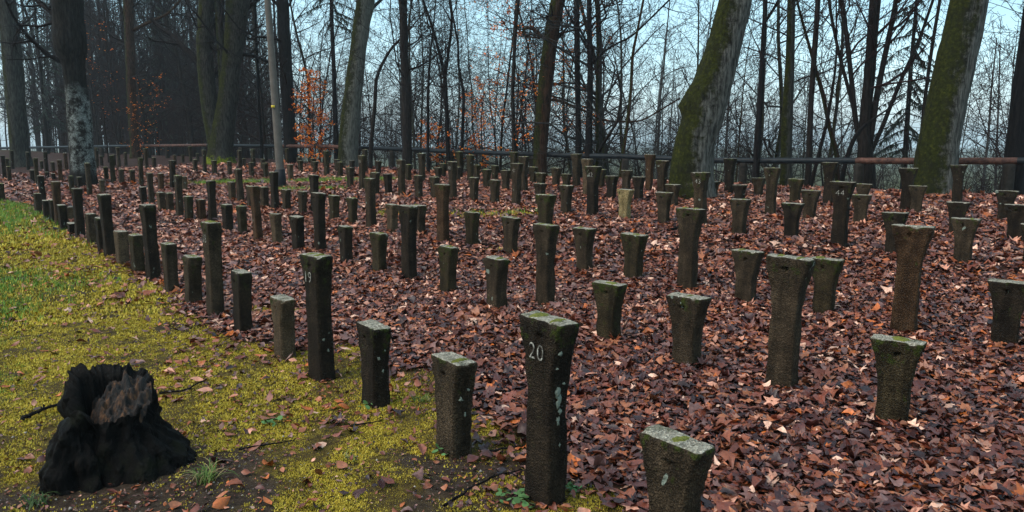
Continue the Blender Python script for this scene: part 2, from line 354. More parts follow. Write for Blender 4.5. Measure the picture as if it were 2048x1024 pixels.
# ------------------------------------------------------------------ grave posts
# base x, base y, top y (in the 2048 x 1024 photograph), size, tone, painted number
POSTS = """1343 1139 885 S m|1090 1000 640 T d 20|907 905 722 S m|752 808 652 S d|645 758 512 T d 19|571 715 598 S p|487 665 545 S d|432 633 446 T m 18|387 608 514 S m|344 585 488 S m
308 560 410 T d|278 545 470 S g|246 528 463 S p|221 512 389 T d|206 502 436 S d|185 488 428 S m|161 476 377 T d|146 469 448 S d|129 463 410 S d|143 448 414 S p|119 450 363 T b|95 440 401 S d|109 445 400 S d|78 430 387 S m|88 415 356 T d|5 403 367 S g
20 365 333 S m|10 362 311 T d|16 342 317 S g|26 338 301 T d|66 368 340 S d|57 340 304 T d|75 370 316 T g|84 338 322 S m|94 350 304 T d|107 346 324 S m|122 364 321 T b|133 342 307 T b|95 358 344 S d|108 362 347 S d|144 385 352 S g|161 379 354 S d|180 391 326 T m|205 386 360 S p|195 335 296 T m|214 364 334 S g|227 366 311 T g|244 367 339 S m|239 338 295 T m|204 331 312 S d|229 331 309 S d|252 332 303 S m
266 370 340 S m|283 372 316 T g|288 406 374 S d|304 410 346 T m|323 380 347 S b|346 377 321 T d|360 433 351 T m|370 383 353 S p|325 424 385 S p|341 425 386 S m|379 442 393 S g|404 441 399 S b|426 443 362 T d|465 401 364 S p|482 403 338 T m|457 462 409 S d|486 469 412 S g|517 482 373 T b|530 415 374 S m|502 414 372 S m|294 339 297 T m|309 337 315 S m|382 323 294 T g|350 328 310 S b|366 325 310 S m|391 346 319 S m|396 323 307 S g|410 348 300 T m|430 350 321 S g|460 352 323 S m|480 338 301 T m|504 355 325 S m|507 336 298 T g|488 338 317 S m
532 357 326 S g|526 341 318 S m|551 418 344 T d|582 362 329 S p|575 331 298 T g|602 346 321 S g|598 331 315 S m|631 347 323 S g|626 336 317 S g|654 354 302 T g|681 354 324 S g|674 345 319 S m|701 376 335 S m|725 383 311 T m 38|731 346 299 T m|705 348 321 S d|757 351 322 S d|751 391 345 S m|631 427 350 T d|574 423 379 S m|606 429 383 S m|641 502 386 T d|555 488 428 S p|598 499 433 S d|669 440 391 S g|706 447 396 S g|743 456 357 T m|693 528 453 S d|759 545 467 S g|819 560 412 T d|785 463 409 S p|838 471 411 S m
778 391 348 S d|804 394 320 T m 39|817 362 329 S g|845 364 307 T m|838 396 351 S m|877 358 335 S m|870 398 354 S m|886 358 327 S g|887 485 369 T b|906 400 323 T m 40|915 362 334 S m|920 358 303 T g|941 366 310 T g|954 362 330 S g|948 404 355 S m|974 377 339 S g|990 361 331 S g|990 408 360 S m|1012 381 341 S m|1026 362 304 T g|944 490 425 S g|1021 507 435 S m|895 585 494 S g|993 617 517 S m|1090 612 450 T m
1032 412 327 T m 41|1048 383 313 T m|1066 368 334 S g|1082 386 346 S g|1080 410 367 S m|1089 512 390 T g|1112 374 336 S m|1132 427 371 S m|1133 377 348 S g|1153 374 308 T m|1174 392 318 T p|1184 432 333 T d 42|1201 375 339 S g|1223 399 352 S d|1252 382 341 S m|1249 438 379 S l|1277 400 354 S d|1169 542 457 S m|1266 558 469 S g
1297 383 309 T b|1323 390 322 T m|1345 415 369 S m|1327 447 385 S m|1400 450 345 T m 43|1425 395 363 S m|1457 388 317 T d|1479 404 370 S d|1478 470 399 S m|1516 395 356 S m|1540 432 336 T m|1589 406 358 S g|1618 440 381 S m|1655 410 325 T d|1582 478 407 S d|1677 494 364 T d 44|1719 450 390 S m|1724 412 368 S m
1373 578 418 T m|1490 605 503 S m|1562 775 516 T m|1646 627 519 S g|1218 680 568 S g|1373 732 595 S m|1783 845 683 S g|1806 665 453 T b|1786 510 426 S d|1811 425 348 T d|1831 427 372 S m|1913 412 332 T d|1910 472 405 S d|1924 525 438 S m|2008 442 382 S d|2028 483 410 S d|2062 535 450 S d|2007 690 565 S d"""
WS, TH = .081, .056
def post_mesh(kind, flare, seed):
    H = .86 if kind == 'T' else .47
    L = {0: .112, 1: .132, 2: .150}[flare]
    zt = [-.14, 0, .06, .14, .22, .30, .36, .42, .48, .54, .6, .65, .69, .72, .745, .76, .772, .782, .79, .797, .804, .812, .824, .838, .85, .856, .86] if kind == 'T' else \
         [-.12, 0, .06, .12, .17, .21, .25, .28, .31, .335, .355, .37, .382, .392, .40, .407, .414, .422, .434, .448, .46, .466, .47]
    zt = np.array(zt); zs = .52 if kind == 'T' else .19
    nx, ny = 17, 7
    ux = np.linspace(-1, 1, nx); uy = np.linspace(-1, 1, ny)
    # ring: front (y=-1) left to right, right side, back, left side
    ring = [(a, -1) for a in ux] + [(1, b) for b in uy[1:]] + [(a, 1) for a in ux[::-1][1:]] + [(-1, b) for b in uy[::-1][1:-1]]
    ring = np.array(ring, float); nr = len(ring)
    # rounded corners
    c = .10; rx, ry = ring[:, 0].copy(), ring[:, 1].copy()
    cut = np.clip(np.abs(rx) * 1.0 + np.abs(ry) * 1.0 - (2 - c), 0, 1); rx -= np.sign(rx) * cut * .5; ry -= np.sign(ry) * cut * .5
    f = np.clip((zt - zs) / (H - zs), 0, 1) ** 1.6
    hl = (WS + .006 * np.clip(1 - zt / .4, 0, 1)) * (1 - f) + L * f
    hw = TH + .008 * f + .004 * np.clip(1 - zt / .4, 0, 1)
    edge = np.clip((zt - (H - .012)) / .012, 0, 1) ** 2; hl = hl - .007 * edge; hw = hw - .007 * edge
    X = rx[None] * hl[:, None]; Y = ry[None] * hw[:, None]; Z = np.repeat(zt[:, None], nr, 1)
    nxz = fbm(X * 14 + seed * 3.1, Z * 14, Y * 14, seed=seed) ; nf = vnoise(X * 60 + seed, Z * 60, Y * 60, seed=seed + 40)
    d = .0062 * nxz + .0034 * nf + .003 * vnoise(X * 25 + seed, Z * 25, Y * 25, seed=seed + 71)
    X = X + rx[None] * d * 1.3; Y = Y + ry[None] * d
    # chips along the upper arris
    chip = 1.6 * np.clip(vnoise(X * 25 + seed * 7, Y * 25, seed=seed + 9) - .05, 0, 1) * np.clip((Z - (H - .03)) / .03, 0, 1)
    X = X * (1 - .06 * chip); Y = Y * (1 - .10 * chip); Z = Z - .012 * chip
    # cast hole on the front face under the top
    hz = H - .068; hx = -.018 + .012 * (seed % 3)
    front = (ring[:, 1] < -.99)[None] & (np.abs(Z - hz) < .03)
    dd = np.hypot(X - hx, Z - hz); pit = front & (dd < .0125)
    Y = np.where(pit, Y + .038, Y)
    v = np.stack([X, Y, Z], -1).reshape(-1, 3)
    q = quads_grid(len(zt), nr)
    # top cap: grid nx x ny interior shared by ring -> build a fresh inner grid slightly domed
    base = (len(zt) - 1) * nr; top = v[base:base + nr]
    mid = []; faces = [q]
    inner = []
    for sc in (.86, .6, .3):
        rr = top.copy(); rr[:, 0] *= 1 - (1 - sc) * .55 * 1.0; rr[:, 1] *= sc
        rr[:, 2] = H + .002 + .004 * fbm(rr[:, 0] * 30 + seed, rr[:, 1] * 30, seed=seed + 3) - .007 * (np.abs(np.abs(rr[:, 0]) - L * .42) < .011)
        inner.append(rr)
    allv = [v] + inner; off = len(v); prev = base + np.arange(nr)
    for rr in inner:
        cur = off + np.arange(nr); off += nr
        faces.append(np.stack([prev, np.roll(prev, -1), np.roll(cur, -1), cur], 1)); prev = cur
    # close the middle with strips between front and back rows
    idx = prev; fr = idx[:nx]; bk = idx[nx + ny - 2: nx + ny - 2 + nx][::-1]
    faces.append(np.stack([fr[:-1], fr[1:], bk[1:], bk[:-1]], 1))
    rs = idx[nx - 1: nx + ny - 1]; ls = np.concatenate([idx[nx + ny + nx - 3:], idx[:1]])
    return mesh_from('grave_post', np.vstack(allv), faces, None, True)
PM = {}
def get_post(kind, flare, var, tone):
    if (kind, flare, var) not in PM:
        PM[(kind, flare, var)] = post_mesh(kind, flare, 10 * var + 3 * flare + (kind == 'S') * 100 + 1)
    if (kind, flare, var, tone) not in PM:
        me = PM[(kind, flare, var)].copy(); me.materials.append(M_CON[tone]); PM[(kind, flare, var, tone)] = me
    return PM[(kind, flare, var, tone)]
# moss cushion strip lying across a post top: lumpy, low dome
def cushion(seed):
    n, a = 9, np.linspace(0, 2 * math.pi, 17)[:-1]
    rr = np.linspace(1, 0, n)[:, None]; x = rr * np.cos(a) * .026; y = rr * np.sin(a) * .056
    z = .016 * (1 - rr ** 2.2) + .004 * vnoise(x * 120 + seed, y * 120, seed=seed) * (rr < .98) + 0 * x
    x = x * (1 + .35 * vnoise(np.cos(a) * 2 + seed, np.sin(a) * 2, seed=seed + 5))
    return mesh_from('moss_cushion', np.stack([x, y, z], -1).reshape(-1, 3), quads_grid(n, 16), None, True, [M_MOSSC])
m, t, p = new_mat('moss_cushion'); k = N(t); v = k.coord('Object')
k.l(k.ramp(k.noise(v, 90, 5, .7), [(.3, (.03, .036, .004)), (.7, (.20, .20, .018))]), p.inputs['Base Color']); p.inputs['Roughness'].default_value = .9
k.bump(k.noise(v, 260, 3), p, 1, .006); M_MOSSC = m
CUSH = [cushion(s) for s in range(4)]
def lichen_mesh(seed):
    g_ = np.random.default_rng(seed); a = np.linspace(0, 2 * math.pi, 25)[:-1]; V = []
    for q, xx in ((1.0, -.012), (.93, .0015), (.6, .003), (.0, .0032)):
        rr = q * (1 + .55 * vnoise(np.cos(a) * 2 + seed, np.sin(a) * 2, seed=seed) + .4 * vnoise(np.cos(a) * 5, np.sin(a) * 5, seed=seed + 1)); V.append(np.stack([0 * a + xx, rr * np.cos(a), rr * np.sin(a)], 1))
    return mesh_from('lichen', np.concatenate(V), quads_grid(4, 24), None, True, [M_LICH])
M_LICH = plain('grey_green_lichen', (.15, .175, .135), .9, 0, .45, 60, (.27, .30, .24))
def number_mesh(txt):
    cu = bpy.data.curves.new('digits', 'FONT'); cu.body = txt; cu.size = .104; cu.space_character = 1.12; cu.align_x = 'CENTER'; cu.align_y = 'CENTER'; cu.offset = -.0012; cu.extrude = .0008
    o = bpy.data.objects.new('digits', cu); COL.objects.link(o)
    dg = bpy.context.evaluated_depsgraph_get(); me = bpy.data.meshes.new_from_object(o.evaluated_get(dg))
    bpy.data.objects.remove(o); me.materials.clear(); me.materials.append(M_PAINT); return me
SECT = [(0, 70, 'the grey trunk at the left edge'), (70, 200, 'the white-lichened trunk'), (200, 300, 'the slim trunk beside the lichened one'), (300, 400, 'the gap left of the twin trunk'),
        (400, 480, 'the mossy twin trunk'), (480, 560, 'the pale pole'), (560, 605, 'the black trunk right of the pole'), (605, 665, 'the orange beech sapling'), (665, 740, 'the pale slanting trunk'), (740, 860, 'the straight dark trunk'),
        (860, 915, 'the forked young tree'), (915, 1000, 'the wavy thin stem'), (1000, 1060, 'the thin upright stem'), (1060, 1130, 'the brown trunk with orange leaves'), (1130, 1225, 'the two dark trunks'),
        (1225, 1320, 'the curved reddish stem'), (1320, 1440, 'the leaning mossy trunk'), (1440, 1550, 'the thin black trunk'), (1550, 1605, 'the grey trunk with bent base'), (1605, 1700, 'the slim trunk left of the clump'),
        (1700, 1780, 'the many-stemmed clump'), (1780, 1900, 'the right mossy trunk'), (1900, 1990, 'the gap beside the right mossy trunk'), (1990, 2100, 'the dark trunk at the right edge')]
ORD = ['nearest', 'second', 'third', 'fourth', 'fifth', 'sixth', 'seventh', 'eighth', 'ninth', 'tenth', 'eleventh', 'twelfth', 'thirteenth', 'fourteenth', 'fifteenth', 'sixteenth', 'seventeenth', 'eighteenth']
TONE = {'d': 'dark', 'm': 'grey-brown', 'p': 'pale', 'b': 'brown', 'l': 'yellow-white lichened', 'g': 'moss-stained'}
SPECIAL = {1343: 'short grey post with wide moss-striped top cut by the bottom edge', 907: 'short grey post with bare pale top just left of post 20',
           752: 'short dark post with pale chipped top between posts 19 and 20', 571: 'short pale gritty post in moss just left of post 19', 1783: 'short mossy wide-topped post at lower right',
           1249: 'short yellow-white lichened post standing among the brown leaves', 1562: 'tall wide-topped post standing in leaves at centre right', 1806: 'tall brown wide-topped post before the right mossy trunk',
           2007: 'short dark wide-topped post nearest the right edge', 146: 'tiny dark stub low in the front row by the moss', 1373732: 'short post with moss down its left, in front of tall post'}
plist = []
for rec in POSTS.replace('\n', '|').split('|'):
    q = rec.split(); plist.append((float(q[0]), float(q[1]), float(q[2]), q[3], q[4], q[5] if len(q) > 5 else None))
plist.sort(key=lambda q: -q[1])
cnt, POST_XY = {}, []
for i, (px, pb, ptop, kind, tone, num) in enumerate(plist):
    b = hit(px, pb) if pb < 1100 else hit(px, pb)
    r = ray(px, ptop); fwd = b[1] - .05; zt = CAM_H + r[2] * fwd / r[1]
    H = zt - b[2]
    H = min(max(H, .74), .98) if kind == 'T' else min(max(H, .20), .60)
    flare = 0 if px < 560 else (1 if px < 1000 else 2)
    o = link('grave_post', get_post(kind, flare, i % 5, tone), None, (b[0], b[1], b[2] - .01))
    rz = R(-50 + 14 * min(1, max(0, px - 1350) / 450) + random.uniform(-4, 4)); o.rotation_euler = (R(random.gauss(0, .8)), R(random.gauss(0, .8)), rz)
    sxy = random.uniform(.94, 1.06); o.scale = (sxy, sxy * random.uniform(.95, 1.05), (H + .01) / (.86 if kind == 'T' else .47))
    POST_XY.append((b[0], b[1]))
    sect = [s for s in SECT if s[0] <= px < s[1]][0][2]
    key = (kind, sect); k_ = cnt[key] = cnt.get(key, 0) + 1
    size = 'tall' if kind == 'T' else 'short'
    if num: lab = f'tall {TONE[tone]} concrete post with white painted number {num}'
    elif int(px) in SPECIAL: lab = SPECIAL[int(px)]
    else: lab = f'{ORD[k_ - 1]}{"" if k_ == 1 else " nearest"} {size} post below {sect}, {TONE[tone]} concrete'
    tag(o, lab, 'grave post', 'concrete grave posts standing in rows')
    Ht = .86 if kind == 'T' else .47
    L = {0: .112, 1: .132, 2: .150}[flare]
    if tone in 'gm' or num:
        nn = 2 if (pb > 500 and kind == 'T') else 1
        for q in range(nn):
            mo = link('moss_cushion', CUSH[(i + q) % 4], o, (((-.42, .42)[q] if nn == 2 else random.choice((-.4, .1, .42))) * L, 0, Ht - .003))
            mo.scale = (random.uniform(.7, 1.2), random.uniform(.85, 1.05), random.uniform(.6, 1.1)); mo.rotation_euler = (0, 0, R(random.uniform(-8, 8)))
            if tone in 'g' and nn == 1: mo.scale.x *= 2.0
    if num:
        no = link('painted_number', number_mesh(num), o, (-.004, -TH - .0125, Ht - .145)); no.rotation_euler = (R(90), 0, 0); no.scale = (.95, 1, 1)
    if num == '20' or int(px) in (907, 645, 752):
        for q, (ly, lz, la, lb) in enumerate([(-.012, .55, .012, .026), (-.004, .51, .013, .03), (.004, .455, .009, .014), (-.006, .41, .008, .02), (.0, .34, .009, .014), (.006, .30, .006, .008), (-.03, .73, .009, .010), (-.034, .66, .006, .006), (.02, .58, .006, .006)] if num == '20' else [(-.02, .30, .009, .010), (.01, .22, .006, .009), (.02, .34, .005, .005)]):
            fl_z = np.clip((lz - .5) / .36, 0, 1) ** 1.6 if kind == 'T' else np.clip((lz - .16) / .31, 0, 1) ** 1.6
            lo = link('lichen', lichen_mesh(q + int(px)), o, (.081 * (1 - fl_z) + L * fl_z + .004, ly, lz)); lo.scale = (1, la, lb)
POST_XY = np.array(POST_XY)

# ------------------------------------------------------------------ leaf litter (one mass nobody could count)
def leaf_templates():
    # pointed oval, folded on its midrib
    rows = [(0, .06), (.25, .75), (.5, 1), (.78, .6), (1, .03)]
    ov = np.array([(s * wv * .30, y - .5, 0) for y, wv in rows for s in (-1, 0, 1)], float)
    fo = np.concatenate([np.array([[3 * r + c, 3 * r + c + 1, 3 * r + c + 4, 3 * r + c + 3]]) for r in range(4) for c in range(2)])
    # lobed, five points
    angs = np.radians([-90, -50, -20, 8, 30, 58, 74, 90, 106, 122, 150, 172, 200, 230]); rr = [.30, .36, .5, .28, .56, .3, .38, .6, .38, .3, .56, .28, .5, .36]
    lo = np.vstack([[0, 0, 0], np.stack([np.cos(angs) * rr, np.sin(angs) * rr, np.zeros(14)], 1)])
    fl = np.array([[0, 1 + j, 1 + (j + 1) % 14] for j in range(14)])
    return (ov, fo), (lo, fl)
TPL = leaf_templates()
PAL = np.array([(.020, .008, .008), (.045, .0155, .012), (.085, .026, .014), (.125, .043, .02), (.18, .075, .034), (.27, .145, .095), (.42, .30, .22), (.10, .058, .05), (.24, .075, .016)])
def leaves(x, y, zoff, size, tilt, pal_w, tpl, seed, bright=1.0):
    g = np.random.default_rng(seed); n = len(x); tv, tf = TPL[tpl]; nv = len(tv)
    s = size * np.clip(g.lognormal(-.26, .34, n), .3, 1.5)
    v = np.repeat(tv[None], n, 0) * 1.0
    ca = g.normal(.15, .6, n)[:, None]; cb = g.normal(.1, .6, n)[:, None]; cc = g.normal(0, .7, n)[:, None]
    if tpl == 0: v[:, :, 0] *= g.uniform(.45, 1.25, n)[:, None]
    X, Y = v[:, :, 0], v[:, :, 1]
    v[:, :, 2] = ca * np.abs(X) * .8 + cb * (Y * Y) * .7 + cc * X * Y + g.normal(0, .035, (n, nv))
    if tpl == 1: v[:, :, 2] += g.normal(0, .075, (n, nv))
    v *= s[:, None, None]
    yaw = g.uniform(0, 2 * math.pi, n); tx = g.normal(0, tilt, n); ty = g.normal(0, tilt, n)
    for (a, i, j) in ((tx, 1, 2), (ty, 2, 0), (yaw, 0, 1)):
        c_, s_ = np.cos(a)[:, None], np.sin(a)[:, None]; vi, vj = v[:, :, i].copy(), v[:, :, j].copy()
        v[:, :, i] = c_ * vi - s_ * vj; v[:, :, j] = s_ * vi + c_ * vj
    v[:, :, 0] += x[:, None]; v[:, :, 1] += y[:, None]
    gr = ground(x, y); mn = v[:, :, 2].min(1)
    v[:, :, 2] += (gr + zoff - mn * .6)[:, None]
    ci = g.choice(len(PAL), n, p=np.array(pal_w) / np.sum(pal_w)); col = PAL[ci] * g.uniform(.7, 1.5, (n, 1)) * bright * (1.52, 1.22, 1.16)
    col = np.repeat(col[:, None], nv, 1) * g.uniform(.85, 1.15, (n, nv, 1))
    f = (tf[None] + (np.arange(n) * nv)[:, None, None]).reshape(-1, tf.shape[1])
    return v.reshape(-1, 3), f, col.reshape(-1, 3)
def sample_fan(g, r0, r1, dens, half=50):
    n = int(dens * math.radians(2 * half) / 2 * (r1 * r1 - r0 * r0))
    r_ = np.sqrt(g.uniform(r0 * r0, r1 * r1, n)); a_ = np.radians(g.uniform(-half, half, n)); return r_ * np.sin(a_), r_ * np.cos(a_)
W_WET = [2.2, 2.4, 2.0, 1.6, .9, .55, .22, 1.2, .25]
W_DRY = [.7, 1.1, 1.5, 1.6, 1.3, 1.1, .5, 1.5, .5]
W_MOSS = [.3, .8, 1.6, 1.8, 1.2, .3, .06, .3, .9]
LV = [[], []]; LF = [[], []]; LC = [[], []]; offs = [0, 0]
def add_leaves(tpl, *a, **k):
    v, f, c = leaves(*a, tpl=tpl, **k); LV[tpl].append(v); LF[tpl].append(f + offs[tpl]); LC[tpl].append(c); offs[tpl] += len(v)
g = np.random.default_rng(5)
for zi, (r0, r1, dens, size) in enumerate([(1.6, 5.5, 1750, .068), (5.5, 9, 1250, .070), (9, 15, 430, .092), (15, 24, 200, .12), (24, 36, 90, .17)]):
    x, y = sample_fan(g, r0, r1, dens); M, so_, gr_ = masks(x, y); s, t_ = fence_st(x, y)
    ok = ((g.random(len(x)) > M * 1.02) | (g.random(len(x)) < .13 * np.exp(-np.maximum(edge_sd(x, y), 0) / .42) * (.4 + 1.2 * (fbm(x * 2.2, y * 2.2, seed=61) > 0)))) & (s > -6)
    x, y = x[ok], y[ok]
    pd = np.min(np.hypot(x[:, None] - POST_XY[None, :, 0], y[:, None] - POST_XY[None, :, 1]), 1) if len(x) * len(POST_XY) < 4e7 else np.concatenate([np.min(np.hypot(xx[:, None] - POST_XY[None, :, 0], yy[:, None] - POST_XY[None, :, 1]), 1) for xx, yy in zip(np.array_split(x, 12), np.array_split(y, 12))])
    ok = pd > .085; x, y = x[ok], y[ok]
    lob = g.random(len(x)) < .22
    dry = sstep(3, 11, np.hypot(x, y)); wts = np.array(W_WET) * (1 - dry.mean()) + np.array(W_DRY) * dry.mean()
    for tpl, sel in ((0, ~lob), (1, lob)):
        add_leaves(tpl, x[sel], y[sel], g.uniform(0, .035, sel.sum()), size * (1.0 if tpl == 0 else 1.15), .19, wts, seed=100 + zi * 2 + tpl)
# broken leaf scraps, on the verge and through the litter
for zi, (r0, r1, dens, size) in enumerate([(1.6, 4.5, 700, .026), (4.5, 8, 300, .034)]):
    x, y = sample_fan(g, r0, r1, dens); M, so_, gr_ = masks(x, y); cl = fbm(x * 2.5, y * 2.5, seed=78)
    ok = (M > .4) & (g.random(len(x)) < np.clip(.35 + .9 * cl + .4 * so_, .05, 1)); x, y = x[ok], y[ok]
    add_leaves(0, x, y, g.uniform(.002, .014, len(x)), size, .35, W_WET, seed=220 + zi)
# stray leaves on the moss
for zi, (r0, r1, dens, size) in enumerate([(1.6, 6, 170, .062), (6, 12, 100, .08), (12, 22, 40, .11)]):
    x, y = sample_fan(g, r0, r1, dens); M, so_, gr_ = masks(x, y); cl = fbm(x * 1.7, y * 1.7, seed=77)
    ok = (M > .5) & (g.random(len(x)) < np.clip(.42 + 1.7 * cl, .12, 1)); x, y = x[ok], y[ok]
    add_leaves(0, x, y, g.uniform(.004, .02, len(x)), size, .35, W_MOSS, seed=200 + zi)
nv0 = offs[0]
lv = np.vstack(LV[0] + LV[1]); lc = np.vstack(LC[0] + LC[1])
lo_ = link('leaf_litter', mesh_from('leaf_litter', lv, [np.vstack(LF[0]), np.vstack(LF[1]) + nv0], lc, False, [M_LEAF]))
tag(lo_, 'brown and rust fallen leaves covering the ground between the posts', 'leaves', kind='stuff')

# ------------------------------------------------------------------ moss and short grass
MV, MF, MC, moff = [], [], [], 0
g = np.random.default_rng(6)
for (r0, r1, dens, size) in [(1.5, 4.2, 12500, .0100), (4.2, 7.5, 5200, .0150), (7.5, 13, 1000, .034), (13, 26, 340, .06)]:
    x, y = sample_fan(g, r0, r1, dens, 46); M, so_, gr_ = masks(x, y)
    cl = .6 * fbm(x * 2.6, y * 2.6, seed=55) + .7 * fbm(x * 10, y * 10, seed=56)
    ok = (M > .35 + .3 * g.random(len(x))) & (g.random(len(x)) > so_ * .93) & (cl > -.38 + .3 * so_); x, y, so_, gr_, cl = x[ok], y[ok], so_[ok], gr_[ok], cl[ok]
    n = len(x); nb = 4
    grass = (g.random(n) < gr_ * .75)
    h = size * g.uniform(.6, 1.4, n) * np.where(grass, 1.9, .9)
    yaw = g.uniform(0, 6.28, (n, nb)); lean = g.uniform(.2, 1.1, (n, nb)) * np.where(grass, .7, 1.15)[:, None]
    wd = size * np.where(grass, .13, .30)[:, None] * g.uniform(.7, 1.3, (n, nb))
    cx = x[:, None] + g.normal(0, size * .5, (n, nb)); cy = y[:, None] + g.normal(0, size * .5, (n, nb)); cz = ground(x, y)[:, None] - .002 + 0 * cx
    dx, dy = np.cos(yaw), np.sin(yaw)
    p0 = np.stack([cx - dy * wd, cy + dx * wd, cz], -1); p1 = np.stack([cx + dy * wd, cy - dx * wd, cz], -1)
    p2 = np.stack([cx + dx * np.sin(lean) * h[:, None], cy + dy * np.sin(lean) * h[:, None], cz + np.cos(lean) * h[:, None]], -1)
    v = np.stack([p0, p1, p2], 2).reshape(-1, 3)
    c0 = np.array((.46, .335, .028)); c1 = np.array((.28, .195, .018)); c2 = np.array((.13, .23, .03)); c3 = np.array((.56, .44, .06))
    tt = g.random(n)[:, None]; col = c1 * (1 - tt) + c0 * tt; col = np.where((g.random(n) < .18)[:, None], c3, col); col = np.where(grass[:, None], c2 * (.7 + .6 * tt), col)
    col = col * (1 + .35 * cl[:, None])
    MV.append(v); MC.append(np.repeat(col, nb * 3, 0)); MF.append(np.arange(len(v)).reshape(-1, 3) + moff); moff += len(v)
mo_ = link('moss', mesh_from('moss', np.vstack(MV), np.vstack(MF), np.vstack(MC), False, [M_MOSS]))
tag(mo_, 'yellow-green moss and short grass on the bare verge', 'moss', kind='stuff')
# grit on the bare soil
g = np.random.default_rng(8); x, y = sample_fan(g, 1.5, 5.5, 420, 46); M, so_, gr_ = masks(x, y); ok = (M > .5) & (g.random(len(x)) < .25 + .75 * so_); x, y = x[ok], y[ok]; n = len(x)
ico = np.array([(1, 0, 0), (-.5, .8, 0), (-.5, -.8, 0), (.1, .1, .6), (0, 0, -.5)], float); fi = np.array([[0, 1, 3], [1, 2, 3], [2, 0, 3], [1, 0, 4], [2, 1, 4], [0, 2, 4]])
s_ = (g.pareto(2.5, n) * .0025 + .0028).clip(0, .014); ya = g.uniform(0, 6.28, n)
v = np.repeat(ico[None], n, 0) * s_[:, None, None] * g.uniform(.7, 1.3, (n, 5, 3)); vx = v[:, :, 0] * np.cos(ya)[:, None] - v[:, :, 1] * np.sin(ya)[:, None]; vy = v[:, :, 0] * np.sin(ya)[:, None] + v[:, :, 1] * np.cos(ya)[:, None]
v = np.stack([vx + x[:, None], vy + y[:, None], v[:, :, 2] + (ground(x, y) + .004)[:, None]], -1).reshape(-1, 3)
col = np.repeat(np.array((.22, .19, .16)) * g.uniform(.25, 1.8, (n, 1)), 5, 0)
gro = link('gravel', mesh_from('gravel', v, (fi[None] + (np.arange(n) * 5)[:, None, None]).reshape(-1, 3), col, False, [attr_mat('gravel', .8, .3)]))
tag(gro, 'small pale grit lying on the bare soil', 'gravel', kind='stuff')

# ------------------------------------------------------------------ rail fence
def rail_pt(px, py, d):
    return at_dist(px, py, d)
RP = [(-160, 297, 60), (0, 296, 53), (150, 294, 48), (260, 292, 44.5), (415, 290.5, 40), (555, 292, 36), (665, 293, 32.5), (688, 295, 31.8), (795, 298, 29.3), (930, 304, 26.8), (1040, 308, 25), (1140, 311, 23.8), (1250, 313, 22.6), (1330, 317, 21.9), (1420, 320.5, 21.2), (1500, 321.5, 20.5), (1600, 321.5, 19.7), (1712, 321.5, 18.9), (1800, 322, 18.2), (1920, 322, 17.4), (2035, 322, 16.7), (2150, 323, 16), (2300, 325, 15)]
rpts = [rail_pt(*q) for q in RP]
fe = link('rail_fence', None); fe.location = (rpts[11][0], rpts[11][1], float(ground(rpts[11][0], rpts[11][1])))
tag(fe, 'low pipe rail fence, part black and part rusty, behind the posts', 'fence')
fl_ = np.array(fe.location)
def seg(i0, i1, mat, name, label):
    P = []
    for a, b in zip(rpts[i0:i1], rpts[i0 + 1:i1 + 1]):
        for k_ in np.linspace(0, 1, 5)[:-1]: P.append(a * (1 - k_) + b * k_)
    P.append(rpts[i1]); P = np.array(P) - fl_
    v, f = tubes([(P, np.full(len(P), .08))], 14)
    o = link(name, mesh_from(name, v, f, None, True, [mat]), fe); o['label'] = label; return o
seg(0, 3, M_RAIL, 'rail', 'dark far left rail'); seg(3, 4, M_RUST, 'rail', 'reddish rail left of the twin trunk'); seg(4, 5, M_RAIL, 'rail', 'dark rail by the pole'); seg(5, 7, M_RUST, 'rail', 'rusty rail at the beech sapling')
seg(7, 17, M_RAIL, 'rail', 'long black middle rail'); seg(17, 20, M_RUST, 'rail', 'rusty rail on the right'); seg(20, 22, M_RAIL, 'rail', 'dark rail at the right edge')
def fpost(px, seed):
    i = max(j for j in range(len(RP) - 1) if RP[j][0] <= px); k_ = (px - RP[i][0]) / (RP[i + 1][0] - RP[i][0])
    p_ = rpts[i] * (1 - k_) + rpts[i + 1] * k_; zb = float(ground(p_[0], p_[1])) - .2; zt = p_[2] - .06
    zz = np.linspace(zb, zt, 9); hw = .095
    ring = np.array([(-1, -.8), (-.8, -1), (.8, -1), (1, -.8), (1, .8), (.8, 1), (-.8, 1), (-1, .8)])
    v = np.concatenate([np.column_stack([ring * hw * (1 + .08 * vnoise(ring[:, 0] * 2 + seed, ring[:, 1] * 2, np.full(8, z * 4), seed=seed)[:, None]), np.full(8, z)]) for z in zz])
    q = quads_grid(9, 8); cap = np.array([[64 + j for j in range(8)]])
    v[:, :2] += p_[:2]; v -= fl_
    link('fence_post', mesh_from('fence_post', v, [q, cap], None, False, [M_FPOST]), fe)
for i, px in enumerate((60, 205, 300, 338, 485, 684, 785, 905, 1065, 1251, 1487, 1719, 2020)): fpost(px, i)

